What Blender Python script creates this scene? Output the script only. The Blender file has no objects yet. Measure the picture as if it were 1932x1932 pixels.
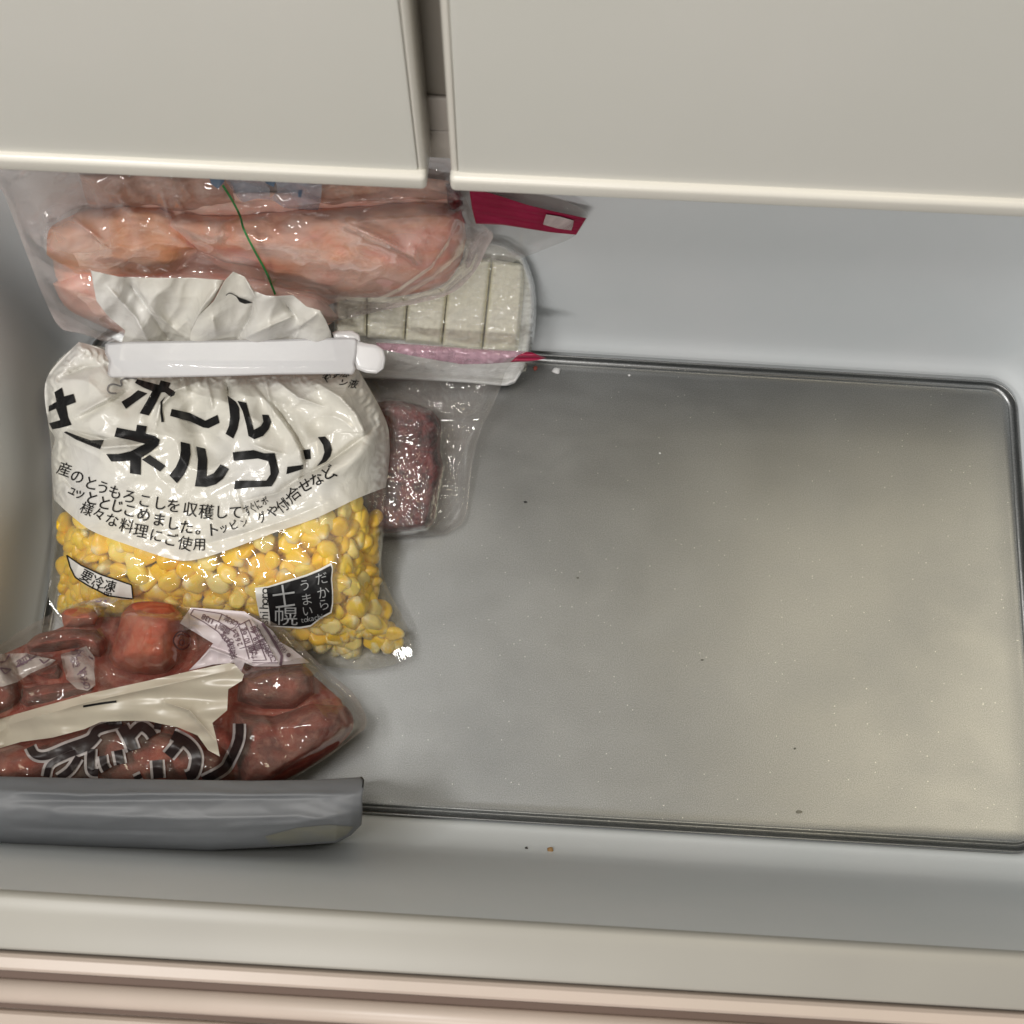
import bpy, bmesh, math, random
import numpy as np
from mathutils import Vector, Matrix, noise as mnoise
from mathutils.geometry import tessellate_polygon
random.seed(7); rng = np.random.RandomState(11)
S = bpy.context.scene
col = S.collection

# ------------------------------------------------------------------ camera
CAM_H = 0.75; TILT = math.radians(15.5); ROLL = math.radians(3.45); FPX = 2100.0; HALF = 966.0
Fw = np.array([0, math.sin(TILT), -math.cos(TILT)])
Up0 = np.array([0, math.cos(TILT), math.sin(TILT)]); Xw = np.array([1.0, 0, 0])
Rt = Xw*math.cos(ROLL) + Up0*math.sin(ROLL)
Up = Up0*math.cos(ROLL) - Xw*math.sin(ROLL)
cd = bpy.data.cameras.new('camera'); cam = bpy.data.objects.new('camera', cd); col.objects.link(cam)
cam.matrix_world = Matrix(((Rt[0], Up[0], -Fw[0], 0), (Rt[1], Up[1], -Fw[1], 0), (Rt[2], Up[2], -Fw[2], CAM_H), (0, 0, 0, 1)))
cd.sensor_width = 36; cd.lens = 36*FPX/1932; cd.clip_start = 0.01; cd.clip_end = 20
cd.dof.use_dof = True; cd.dof.focus_distance = 0.70; cd.dof.aperture_fstop = cd.lens/2.6
S.camera = cam

# ------------------------------------------------------------------ world, lamps, exposure
w = bpy.data.worlds.new('World'); S.world = w; w.use_nodes = True
w.node_tree.nodes['Background'].inputs[0].default_value = (1.0, 0.92, 0.82, 1)
w.node_tree.nodes['Background'].inputs[1].default_value = 0.205
def area_lamp(name, loc, target, sx, sy, power, color):
    l = bpy.data.lights.new(name, 'AREA'); l.shape = 'RECTANGLE'; l.size = sx; l.size_y = sy
    l.energy = power; l.color = color
    o = bpy.data.objects.new(name, l); col.objects.link(o); o.location = loc
    o.rotation_euler = (Vector(target)-Vector(loc)).to_track_quat('-Z', 'Y').to_euler(); return o
area_lamp('ceiling_lamp', (-0.56, -0.12, 1.75), (0.0, 0.15, 0.1), 0.50, 0.16, 17.5, (1.0, 0.975, 0.935))
area_lamp('second_ceiling_lamp', (0.60, 0.15, 1.85), (0.14, 0.06, 0.0), 0.42, 0.30, 4.4, (1.0, 0.88, 0.64))
area_lamp('front_fill_light', (-0.34, -1.25, 1.35), (-0.05, 0.25, 0.35), 0.6, 0.1, 13.0, (1.0, 0.96, 0.92))  # added unseen fill from the front, lifts the upright faces and doors
S.view_settings.view_transform = 'Standard'; S.view_settings.look = 'None'
S.view_settings.exposure = 0.0; S.view_settings.gamma = 1; S.view_settings.use_curve_mapping = False
S.render.engine = 'CYCLES'
S.cycles.transparent_max_bounces = 32; S.cycles.max_bounces = 10; S.cycles.use_denoising = True
S.cycles.caustics_reflective = False; S.cycles.caustics_refractive = False

# ------------------------------------------------------------------ projecting helpers
def PN(px, py, z):
    px = np.asarray(px, float); py = np.asarray(py, float); z = np.asarray(z, float)+0*px
    a = (px-HALF)/FPX; b = -(py-HALF)/FPX
    d = Fw[None]+a.reshape(-1, 1)*Rt[None]+b.reshape(-1, 1)*Up[None]
    t = (z.reshape(-1)-CAM_H)/d[:, 2]
    return d*t[:, None]+np.array([0, 0, CAM_H])
def P(px, py, z): return PN([px], [py], [z])[0]
def crop(x0, y0, wd, size=1932.0):
    k = wd/size; q = 1932/3024.0
    return lambda pts: [((x0+x*k)*q, (y0+y*k)*q) for x, y in pts]
c1 = crop(0, 450, 1100); c2 = crop(100, 780, 1150); c3 = crop(100, 1250, 1150); c4 = crop(0, 1700, 1200)
c5 = crop(100, 1000, 600); c6 = crop(600, 1000, 600); c7 = crop(900, 500, 900); c8 = crop(950, 950, 800)
c9 = crop(0, 2050, 800); c10 = crop(500, 1750, 500); c11 = crop(0, 1750, 500); c12 = crop(650, 1400, 600)

# ------------------------------------------------------------------ numeric helpers
def fade(t): return t*t*t*(t*(t*6-15)+10)
_perm = rng.permutation(512); _g = rng.uniform(0, 2*math.pi, 512)
def perlin(x, y, seed=0):
    x = np.asarray(x, float)+seed*17.31; y = np.asarray(y, float)+seed*9.77
    xi = np.floor(x).astype(int); yi = np.floor(y).astype(int); xf = x-xi; yf = y-yi
    def g(ix, iy, dx, dy):
        h = _g[_perm[(ix+_perm[iy & 511]) & 511]]
        return np.cos(h)*dx+np.sin(h)*dy
    u = fade(xf); v = fade(yf)
    a = g(xi, yi, xf, yf)*(1-u)+g(xi+1, yi, xf-1, yf)*u
    b = g(xi, yi+1, xf, yf-1)*(1-u)+g(xi+1, yi+1, xf-1, yf-1)*u
    return (a*(1-v)+b*v)*1.5
def ridged(x, y, seed=0): return 1-2*np.abs(perlin(x, y, seed))
def smooth(a, b, t): t = np.clip((t-a)/(b-a), 0, 1); return t*t*(3-2*t)
def lerp_pts(v, tab):
    return np.interp(v, [t[0] for t in tab], [t[1] for t in tab])
def poly_sdf(px, py, poly):
    poly = np.asarray(poly, float); px = np.asarray(px, float); py = np.asarray(py, float)
    d = np.full(px.shape, 1e9); ins = np.zeros(px.shape, bool); n = len(poly)
    for i in range(n):
        ax, ay = poly[i]; bx, by = poly[(i+1) % n]; ex = bx-ax; ey = by-ay
        L = ex*ex+ey*ey+1e-9
        t = np.clip(((px-ax)*ex+(py-ay)*ey)/L, 0, 1)
        d = np.minimum(d, (px-ax-t*ex)**2+(py-ay-t*ey)**2)
        c = ((ay > py) != (by > py)) & (px < (bx-ax)*(py-ay)/((by-ay) if by != ay else 1e-9)+ax)
        ins ^= c
    d = np.sqrt(d); return np.where(ins, d, -d)
def pill(d, W, p=0.5):
    t = np.clip(d/W, 0, 1); return (1-(1-t)**2)**p
def line_dist(px, py, pts):
    """distance to polyline, signed side, position 0..1 along it"""
    best = np.full(np.shape(px), 1e9); side = np.zeros(np.shape(px)); pos = np.zeros(np.shape(px))
    n = len(pts)-1
    for i in range(n):
        ax, ay = pts[i]; bx, by = pts[i+1]; ex = bx-ax; ey = by-ay; L = ex*ex+ey*ey+1e-9
        tr = ((px-ax)*ex+(py-ay)*ey)/L; t = np.clip(tr, 0, 1)
        dd = np.sqrt((px-ax-t*ex)**2+(py-ay-t*ey)**2)
        m = dd < best; best = np.where(m, dd, best)
        side = np.where(m, np.sign(ex*(py-ay)-ey*(px-ax)), side); pos = np.where(m, (i+t)/n, pos)
    return best, side, pos
def creases(px, py, lst):
    z = np.zeros(np.shape(px))
    for c in lst:
        pts, wd, amp, kind = c
        d, s, t = line_dist(px, py, pts)
        tap = np.sqrt(np.clip(np.sin(math.pi*np.clip(t, 0.02, 0.98)), 0, 1))
        if kind == 'r': z += amp*np.exp(-d/wd)*tap
        elif kind == 'b': z += amp*np.exp(-(d/wd)**2)*tap
        else: z += amp*np.tanh(d*s/2.5)*np.exp(-d/wd)*tap
    return z
def resample(pts, n, sm=True):
    p = np.asarray(pts, float)
    if sm and len(p) > 2:
        q = []
        for i in range(len(p)-1):
            a = p[max(i-1, 0)]; b = p[i]; c = p[i+1]; d = p[min(i+2, len(p)-1)]
            for k in range(8):
                t = k/8.0
                q.append(0.5*((2*b)+(-a+c)*t+(2*a-5*b+4*c-d)*t*t+(-a+3*b-3*c+d)*t**3))
        q.append(p[-1]); p = np.array(q)
    L = np.concatenate([[0], np.cumsum(np.hypot(*np.diff(p, axis=0).T))]); t = np.linspace(0, L[-1], n)
    return np.stack([np.interp(t, L, p[:, 0]), np.interp(t, L, p[:, 1])], 1)
def coons(top, bot, lef, rig, nu, nv, sm=True):
    T = resample(top, nu, sm); B = resample(bot, nu, sm); Lf = resample(lef, nv, sm); R = resample(rig, nv, sm)
    u = np.linspace(0, 1, nu)[None, :, None]; v = np.linspace(0, 1, nv)[:, None, None]
    c = (1-v)*T[None]+v*B[None]+(1-u)*Lf[:, None]+u*R[:, None] \
        - ((1-u)*(1-v)*T[0]+u*(1-v)*T[-1]+(1-u)*v*B[0]+u*v*B[-1])
    return c.reshape(-1, 2)
def split4(poly, corners):
    n = len(poly); a, b, c, d = corners
    def seg(i, j):
        out = [poly[i]]
        while i != j: i = (i+1) % n; out.append(poly[i])
        return out
    top = seg(a, b); rig = seg(b, c); bot = seg(c, d)[::-1]; lef = seg(d, a)[::-1]
    return top, bot, lef, rig
def grid_faces(nu, nv, off=0, flip=False):
    F = []
    for j in range(nv-1):
        for i in range(nu-1):
            a = off+j*nu+i; f = (a, a+nu, a+nu+1, a+1)
            F.append(f[::-1] if flip else f)
    return F

# ------------------------------------------------------------------ object helpers
def thing(name, label, cat, loc, group=None):
    o = bpy.data.objects.new(name, None); col.objects.link(o); o.location = [float(v) for v in loc]
    o.empty_display_size = 0.02
    o['label'] = label; o['category'] = cat
    if group: o['group'] = group
    return o
def tag(o, label, cat, group=None):
    o['label'] = label; o['category'] = cat
    if group: o['group'] = group
    return o
def obj(name, V, F, mat, root=None, sm=True, origin=None):
    V = np.asarray(V, float)
    org = np.array(root.location) if root is not None else (np.array(origin) if origin is not None else None)
    while root is not None and root.parent is not None and False: pass
    if org is not None: V = V-org[None]
    me = bpy.data.meshes.new(name); me.from_pydata(V.tolist(), [], [tuple(int(i) for i in f) for f in F]); me.update()
    if sm: me.polygons.foreach_set('use_smooth', [True]*len(me.polygons))
    me.materials.append(mat)
    o = bpy.data.objects.new(name, me); col.objects.link(o)
    if root is not None: o.parent = root
    elif origin is not None: o.location = [float(v) for v in origin]
    return o
def subpart(name, V, F, mat, parent, root, sm=True):
    o = obj(name, V, F, mat, root, sm); o.parent = parent; return o   # parents sit at their root's origin
def bm_obj(name, bm, mat, root=None, sm=True, origin=None):
    bm.verts.ensure_lookup_table(); bm.verts.index_update()
    V = [v.co[:] for v in bm.verts]; F = [[v.index for v in f.verts] for f in bm.faces]; bm.free()
    return obj(name, V, F, mat, root, sm, origin)
def box(bm, x0, x1, y0, y1, z0, z1, bev=0.0, seg=3):
    m = bmesh.ops.create_cube(bm, size=1.0)['verts']
    for v in m:
        v.co = Vector((x0+(v.co.x+.5)*(x1-x0), y0+(v.co.y+.5)*(y1-y0), z0+(v.co.z+.5)*(z1-z0)))
    if bev > 0:
        es = list({e for v in m for e in v.link_edges})
        bmesh.ops.bevel(bm, geom=es, offset=bev, segments=seg, profile=0.5, affect='EDGES')
def sheet(name, px, py, zf, nu, nv, mat, root, top=None):
    z = zf(px, py)
    return obj(name, PN(px, py, z), grid_faces(nu, nv), mat, root)
def closed(name, poly, corners, zt, zb, nu, nv, mat, root, parent=None, origin=None, sm=True):
    G = coons(*split4(poly, corners), nu, nv, sm); px, py = G[:, 0], G[:, 1]
    A = PN(px, py, zt(px, py)); B = PN(px, py, zb(px, py))
    n = nu*nv; F = grid_faces(nu, nv)+grid_faces(nu, nv, n, True)
    ring = [i for i in range(nu)]+[j*nu+nu-1 for j in range(1, nv)]+[(nv-1)*nu+i for i in range(nu-2, -1, -1)]+[j*nu for j in range(nv-2, 0, -1)]
    for k in range(len(ring)):
        a = ring[k]; b = ring[(k+1) % len(ring)]; F.append((a, b, b+n, a+n))
    return obj(name, np.vstack([A, B]), F, mat, root, True, origin)

# flat shapes laid on a curved film -------------------------------------------------
_gc = {}
def glyph(ch, bold):
    k = (ch, bold)
    if k in _gc: return _gc[k]
    c = bpy.data.curves.new('glyph', 'FONT'); c.body = ch; c.offset = bold*(1 if ord(ch) < 0x4e00 else .5); c.resolution_u = 3; c.fill_mode = 'FRONT'
    o = bpy.data.objects.new('glyph', c); col.objects.link(o)
    dg = bpy.context.evaluated_depsgraph_get(); dg.update()
    m = bpy.data.meshes.new_from_object(o.evaluated_get(dg))
    V = [(v.co.x, v.co.y) for v in m.vertices]; F = [tuple(p.vertices) for p in m.polygons]
    wd = max([v[0] for v in V]+[0.3])
    bpy.data.objects.remove(o); bpy.data.meshes.remove(m); bpy.data.curves.remove(c)
    _gc[k] = (V, F, wd); return _gc[k]
class Decal:
    def __init__(s): s.bm = bmesh.new()
    def add(s, V, F):
        vs = [s.bm.verts.new((x, y, 0)) for x, y in V]
        for f in F:
            try: s.bm.faces.new([vs[i] for i in f])
            except ValueError: pass
    def poly(s, pts):
        tri = tessellate_polygon([[Vector((x, y, 0)) for x, y in pts]]); s.add(pts, tri)
    def stroke(s, pts, wd, sm=False, closed_=False):
        p = resample(pts, max(2, int(sum(math.dist(pts[i], pts[i+1]) for i in range(len(pts)-1))/3)), sm)
        d = np.gradient(p, axis=0); d /= np.linalg.norm(d, axis=1)[:, None]+1e-9; n = np.stack([-d[:, 1], d[:, 0]], 1)*wd/2
        V = list(map(tuple, p+n))+list(map(tuple, p-n)); k = len(p)
        s.add(V, [(i, i+1, k+i+1, k+i) for i in range(k-1)])
    def text(s, ch, x, y, size, ang=0, bold=0.0, sx=1.0, shear=0.0):
        V, F, wd = glyph(ch, bold); a = math.radians(ang); c, sn = math.cos(a), math.sin(a)
        cx = 0.5 if ord(ch) > 255 else wd/2
        out = []
        for gx, gy in V:
            u = (gx-cx)*size*sx+shear*(gy-.38)*size; v = -(gy-0.38)*size
            out.append((x+u*c-v*sn, y+u*sn+v*c))
        s.add(out, F)
    def build(s, name, zf, mat, root, eps=0.0006, maxlen=5.0, parent=None):
        for _ in range(9):
            L = [e for e in s.bm.edges if e.calc_length() > maxlen]
            if not L: break
            bmesh.ops.subdivide_edges(s.bm, edges=L, cuts=1); bmesh.ops.triangulate(s.bm, faces=[f for f in s.bm.faces if len(f.verts) > 3])
        s.bm.verts.index_update()
        q = np.array([v.co[:2] for v in s.bm.verts]); F = [[v.index for v in f.verts] for f in s.bm.faces]; s.bm.free()
        z = zf(q[:, 0], q[:, 1])+eps
        o = obj(name, PN(q[:, 0], q[:, 1], z), F, mat, root, True)
        if parent is not None: o.parent = parent
        return o

# ------------------------------------------------------------------ materials
def newmat(name):
    m = bpy.data.materials.new(name); m.use_nodes = True; nt = m.node_tree
    return m, nt, nt.nodes, nt.links
def N(nt, t, **kw):
    n = nt.nodes.new(t)
    for k, v in kw.items():
        if k in n.inputs: n.inputs[k].default_value = v
        else: setattr(n, k, v)
    return n
def ramp(nt, stops):
    r = nt.nodes.new('ShaderNodeValToRGB'); e = r.color_ramp.elements
    e[0].position, e[0].color = stops[0][0], (*stops[0][1], 1); e[1].position, e[1].color = stops[-1][0], (*stops[-1][1], 1)
    for p, c in stops[1:-1]: x = e.new(p); x.color = (*c, 1)
    return r
def solid(name, c1_, c2_=None, scale=60, rough=0.5, metal=0.0, bump=0.0, bscale=400, spec=0.5, detail=4, coat=0.0, sss=0.0):
    m, nt, nd, lk = newmat(name); b = nd['Principled BSDF']
    b.inputs['Roughness'].default_value = rough; b.inputs['Metallic'].default_value = metal
    b.inputs['Specular IOR Level'].default_value = spec; b.inputs['Coat Weight'].default_value = coat
    if sss: b.inputs['Subsurface Weight'].default_value = sss; b.inputs['Subsurface Scale'].default_value = 0.004
    tc = N(nt, 'ShaderNodeTexCoord')
    if c2_:
        n = N(nt, 'ShaderNodeTexNoise', Scale=scale, Detail=detail); lk.new(tc.outputs['Object'], n.inputs['Vector'])
        r = ramp(nt, [(0.35, c1_), (0.65, c2_)]); lk.new(n.outputs[0], r.inputs[0]); lk.new(r.outputs[0], b.inputs['Base Color'])
    else: b.inputs['Base Color'].default_value = (*c1_, 1)
    if bump:
        n = N(nt, 'ShaderNodeTexNoise', Scale=bscale, Detail=3.0); lk.new(tc.outputs['Object'], n.inputs['Vector'])
        bp = N(nt, 'ShaderNodeBump', Strength=bump, Distance=0.001); lk.new(n.outputs[0], bp.inputs['Height']); lk.new(bp.outputs[0], b.inputs['Normal'])
    return m
def film(name, tint=(0.985, 0.985, 0.985), haze=0.12, hcol=(0.8, 0.78, 0.76), rough=0.045, bump=0.5, bscale=55, gloss=1.0, hvar=0.5, ior=1.5):
    m, nt, nd, lk = newmat(name); nd.remove(nd['Principled BSDF']); out = nd['Material Output']
    tc = N(nt, 'ShaderNodeTexCoord')
    n = N(nt, 'ShaderNodeTexNoise', Scale=bscale*0.7, Detail=2.5, Distortion=1.6); lk.new(tc.outputs['Object'], n.inputs['Vector'])
    n2 = N(nt, 'ShaderNodeTexNoise', Scale=bscale*0.5, Detail=3.0, Distortion=2.0); lk.new(tc.outputs['Object'], n2.inputs['Vector'])
    # ridged: sharp little creases
    ma = N(nt, 'ShaderNodeMath', operation='SUBTRACT'); lk.new(n.outputs[0], ma.inputs[0]); ma.inputs[1].default_value = 0.5
    mb = N(nt, 'ShaderNodeMath', operation='ABSOLUTE'); lk.new(ma.outputs[0], mb.inputs[0])
    bp = N(nt, 'ShaderNodeBump', Strength=bump*0.6, Distance=0.0028, invert=True); lk.new(mb.outputs[0], bp.inputs['Height'])
    tr = N(nt, 'ShaderNodeBsdfTransparent'); tr.inputs[0].default_value = (*tint, 1)
    df = N(nt, 'ShaderNodeBsdfDiffuse'); df.inputs[0].default_value = (*hcol, 1); lk.new(bp.outputs[0], df.inputs['Normal'])
    gl = N(nt, 'ShaderNodeBsdfGlossy', Roughness=rough); gl.inputs[0].default_value = (1, 1, 1, 1); lk.new(bp.outputs[0], gl.inputs['Normal'])
    mr = N(nt, 'ShaderNodeMapRange'); lk.new(n2.outputs[0], mr.inputs[0])
    mr.inputs[1].default_value = 0.35; mr.inputs[2].default_value = 0.7
    mr.inputs[3].default_value = haze*(1-hvar); mr.inputs[4].default_value = haze*(1+hvar)
    m1 = N(nt, 'ShaderNodeMixShader'); lk.new(mr.outputs[0], m1.inputs[0]); lk.new(tr.outputs[0], m1.inputs[1]); lk.new(df.outputs[0], m1.inputs[2])
    fr = N(nt, 'ShaderNodeLayerWeight', Blend=0.5); lk.new(bp.outputs[0], fr.inputs['Normal'])
    pw_ = N(nt, 'ShaderNodeMath', operation='POWER'); lk.new(fr.outputs['Facing'], pw_.inputs[0]); pw_.inputs[1].default_value = 4.0
    ma_ = N(nt, 'ShaderNodeMath', operation='MULTIPLY_ADD'); lk.new(pw_.outputs[0], ma_.inputs[0]); ma_.inputs[1].default_value = 0.7; ma_.inputs[2].default_value = 0.05
    mg = N(nt, 'ShaderNodeMath', operation='MULTIPLY'); lk.new(ma_.outputs[0], mg.inputs[0]); mg.inputs[1].default_value = gloss
    m2 = N(nt, 'ShaderNodeMixShader'); lk.new(mg.outputs[0], m2.inputs[0]); lk.new(m1.outputs[0], m2.inputs[1]); lk.new(gl.outputs[0], m2.inputs[2])
    lk.new(m2.outputs[0], out.inputs[0]); return m

M = {}
M['bin'] = solid('white_plastic', (0.74, 0.78, 0.80), (0.77, 0.80, 0.82), 12, rough=0.42, bump=0.03, bscale=900)
M['rim'] = solid('shaded_rim_plastic', (0.31, 0.30, 0.275), (0.335, 0.325, 0.295), 9, rough=0.42)  # shade lying over the rim is put into this darker grey
M['door'] = solid('door_trim_plastic', (0.66, 0.64, 0.585), (0.68, 0.66, 0.605), 10, rough=0.32)
M['door_panel'] = solid('door_panel_enamel', (0.66, 0.66, 0.615), (0.68, 0.675, 0.635), 9, rough=0.38, bump=0.05, bscale=1400)
M['gasket'] = solid('gasket_rubber', (0.46, 0.39, 0.34), (0.50, 0.42, 0.37), 14, rough=0.4)
M['gasket_dark'] = solid('gasket_groove', (0.16, 0.11, 0.09), rough=0.7)
M['frame'] = solid('cabinet_plastic', (0.30, 0.27, 0.23), (0.34, 0.31, 0.27), 20, rough=0.6)
def tray_mat():
    m, nt, nd, lk = newmat('brushed_tray_metal'); b = nd['Principled BSDF']
    tc = N(nt, 'ShaderNodeTexCoord')
    n = N(nt, 'ShaderNodeTexNoise', Scale=9.0, Detail=5.0); lk.new(tc.outputs['Object'], n.inputs['Vector'])
    n2 = N(nt, 'ShaderNodeTexNoise', Scale=1500.0, Detail=2.0); lk.new(tc.outputs['Object'], n2.inputs['Vector'])
    r = ramp(nt, [(0.3, (0.255, 0.262, 0.265)), (0.7, (0.30, 0.306, 0.306))]); lk.new(n.outputs[0], r.inputs[0])
    r2 = ramp(nt, [(0.35, (0.78, 0.78, 0.78)), (0.68, (1.16, 1.16, 1.16))]); lk.new(n2.outputs[0], r2.inputs[0])
    mx = N(nt, 'ShaderNodeMix', data_type='RGBA', blend_type='MULTIPLY'); mx.inputs[0].default_value = 1.0
    lk.new(r.outputs[0], mx.inputs[6]); lk.new(r2.outputs[0], mx.inputs[7]); lk.new(mx.outputs[2], b.inputs['Base Color'])
    b.inputs['Metallic'].default_value = 0.97
    mp = N(nt, 'ShaderNodeMapping'); mp.inputs['Scale'].default_value = (1.0, 2.2, 1.0); mp.inputs['Rotation'].default_value = (0, 0, 0.5); lk.new(tc.outputs['Object'], mp.inputs[0])
    n3 = N(nt, 'ShaderNodeTexNoise', Scale=14.0, Detail=8.0, Roughness=0.7); lk.new(mp.outputs[0], n3.inputs['Vector'])
    n4 = N(nt, 'ShaderNodeTexNoise', Scale=6.0, Detail=6.0, Distortion=1.0); lk.new(tc.outputs['Object'], n4.inputs['Vector'])
    av = N(nt, 'ShaderNodeMath', operation='ADD'); lk.new(n3.outputs[0], av.inputs[0]); lk.new(n4.outputs[0], av.inputs[1])
    mr = N(nt, 'ShaderNodeMapRange'); lk.new(av.outputs[0], mr.inputs[0]); mr.inputs[1].default_value = 0.7; mr.inputs[2].default_value = 1.3; mr.inputs[3].default_value = 0.29; mr.inputs[4].default_value = 0.36
    lk.new(mr.outputs[0], b.inputs['Roughness'])
    vo = N(nt, 'ShaderNodeTexVoronoi', Scale=230.0); lk.new(tc.outputs['Object'], vo.inputs['Vector'])
    vr = ramp(nt, [(0.05, (1, 1, 1)), (0.11, (0, 0, 0))]); lk.new(vo.outputs['Distance'], vr.inputs[0])
    vs = N(nt, 'ShaderNodeMath', operation='MULTIPLY'); lk.new(vr.outputs[0], vs.inputs[0])
    sep = N(nt, 'ShaderNodeSeparateColor'); lk.new(vo.outputs['Color'], sep.inputs[0])
    gt = N(nt, 'ShaderNodeMath', operation='GREATER_THAN'); lk.new(sep.outputs[0], gt.inputs[0]); gt.inputs[1].default_value = 0.72; lk.new(gt.outputs[0], vs.inputs[1])
    fk = N(nt, 'ShaderNodeMix', data_type='RGBA'); lk.new(vs.outputs[0], fk.inputs[0]); lk.new(mx.outputs[2], fk.inputs[6]); fk.inputs[7].default_value = (0.62, 0.62, 0.60, 1)
    lk.new(fk.outputs[2], b.inputs['Base Color'])
    bp = N(nt, 'ShaderNodeBump', Strength=0.12, Distance=0.0006); lk.new(n2.outputs[0], bp.inputs['Height']); lk.new(bp.outputs[0], b.inputs['Normal'])
    return m
M['tray'] = tray_mat()
M['black_ink'] = solid('black_ink', (0.008, 0.008, 0.009), rough=0.45, spec=0.25)
M['grey_ink'] = solid('grey_ink', (0.22, 0.22, 0.22), rough=0.4)
M['white_ink'] = solid('white_ink', (0.72, 0.71, 0.68), rough=0.45)
M['pale_ink'] = solid('pale_ink', (0.36, 0.37, 0.38), rough=0.45)
def white_film():
    m, nt, nd, lk = newmat('white_printed_film'); b = nd['Principled BSDF']; out = nd['Material Output']
    tc = N(nt, 'ShaderNodeTexCoord')
    n = N(nt, 'ShaderNodeTexNoise', Scale=14.0, Detail=2.0); lk.new(tc.outputs['Object'], n.inputs['Vector'])
    r = ramp(nt, [(0.4, (0.78, 0.765, 0.70)), (0.62, (0.79, 0.785, 0.765))]); lk.new(n.outputs[0], r.inputs[0]); lk.new(r.outputs[0], b.inputs['Base Color'])
    b.inputs['Roughness'].default_value = 0.2; b.inputs['Specular IOR Level'].default_value = 0.75
    n2 = N(nt, 'ShaderNodeTexNoise', Scale=90.0, Detail=3.0, Distortion=1.0); lk.new(tc.outputs['Object'], n2.inputs['Vector'])
    bp = N(nt, 'ShaderNodeBump', Strength=0.25, Distance=0.003); lk.new(n2.outputs[0], bp.inputs['Height']); lk.new(bp.outputs[0], b.inputs['Normal'])
    tl = N(nt, 'ShaderNodeBsdfTranslucent'); tl.inputs[0].default_value = (0.8, 0.76, 0.68, 1)
    mx = N(nt, 'ShaderNodeMixShader'); mx.inputs[0].default_value = 0.2
    lk.new(b.outputs[0], mx.inputs[1]); lk.new(tl.outputs[0], mx.inputs[2]); lk.new(mx.outputs[0], out.inputs[0])
    return m
M['white_film'] = white_film()
M['clear_film'] = film('clear_corn_film', haze=0.12, hcol=(0.80, 0.76, 0.62), bump=0.25, bscale=45)
M['salmon_film'] = film('milky_bag_film', haze=0.26, hcol=(0.92, 0.80, 0.78), bump=0.16, bscale=18, gloss=1.5, hvar=0.8)
M['zip_film'] = film('zip_bag_film', haze=0.09, hcol=(0.66, 0.62, 0.58), bump=0.1, bscale=30, gloss=0.8)
M['wrap'] = film('cling_wrap', haze=0.05, hcol=(0.95, 0.94, 0.9), bump=1.0, bscale=150, gloss=1.7, rough=0.04)
M['red_film'] = film('printed_bag_film', haze=0.15, hcol=(0.52, 0.43, 0.36), bump=0.12, bscale=24, gloss=0.6)
M['cream_ink'] = film('cream_printed_film', haze=0.80, hcol=(0.62, 0.57, 0.46), bump=0.01, bscale=30, hvar=0.06, rough=0.3, gloss=0.6)
M['white_print'] = film('white_print_film', haze=.62, hcol=(.60, .54, .50), bump=.03, bscale=40, rough=.2, gloss=.7)
M['lilac_label'] = solid('lilac_label', (0.66, 0.59, 0.62), (0.70, 0.63, 0.66), 30, rough=0.4)
M['label_ink'] = solid('label_ink', (0.16, 0.10, 0.13), rough=0.5)
M['maroon_ink'] = solid('dark_maroon_ink', (0.022, 0.014, 0.014), rough=0.45)
M['outline_ink'] = solid('outline_ink', (0.42, 0.38, 0.37), rough=0.45)
M['clip'] = film('clip_plastic', haze=0.5, hcol=(0.56, 0.56, 0.58), bump=0.0, rough=0.35, hvar=0.03, gloss=.6)
M['clip_tab'] = film('clip_tab_plastic', haze=0.52, hcol=(0.80, 0.80, 0.82), bump=0.02, rough=0.2, hvar=0.05)
M['zip_pink'] = solid('magenta_zip', (0.24, 0.004, 0.035), (0.30, 0.006, 0.05), 60, rough=0.3)
M['zip_pale'] = film('pale_pink_zip', tint=(0.9, 0.75, 0.82), haze=0.42, hcol=(0.62, 0.42, 0.50), bump=0.6, bscale=110, gloss=1.4)
M['foam'] = solid('white_foam', (0.86, 0.88, 0.87), (0.88, 0.89, 0.88), 200, rough=0.5, bump=0.1)
M['cream_block'] = solid('pale_cream_food', (0.94, 0.91, 0.73), (0.95, 0.93, 0.80), 30, rough=0.4, bump=0.15, bscale=150, sss=0.0)
M['grey_bag'] = solid('grey_bag_film', (0.14, 0.148, 0.162), (0.175, 0.183, 0.197), 10, rough=0.52, bump=0.15, bscale=60)
M['stain'] = solid('yellow_stain', (0.19, 0.185, 0.145), (0.17, 0.172, 0.16), 50, rough=0.45)
M['green'] = solid('green_seam', (0.02, 0.20, 0.05), (0.03, 0.26, 0.07), 200, rough=0.5)
M['blue_ink'] = solid('blue_grey_ink', (0.10, 0.15, 0.22), rough=0.5)
M['blue_pale'] = solid('pale_blue_ink', (0.42, 0.45, 0.52), (0.36, 0.39, 0.47), 60, rough=0.5)
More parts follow.
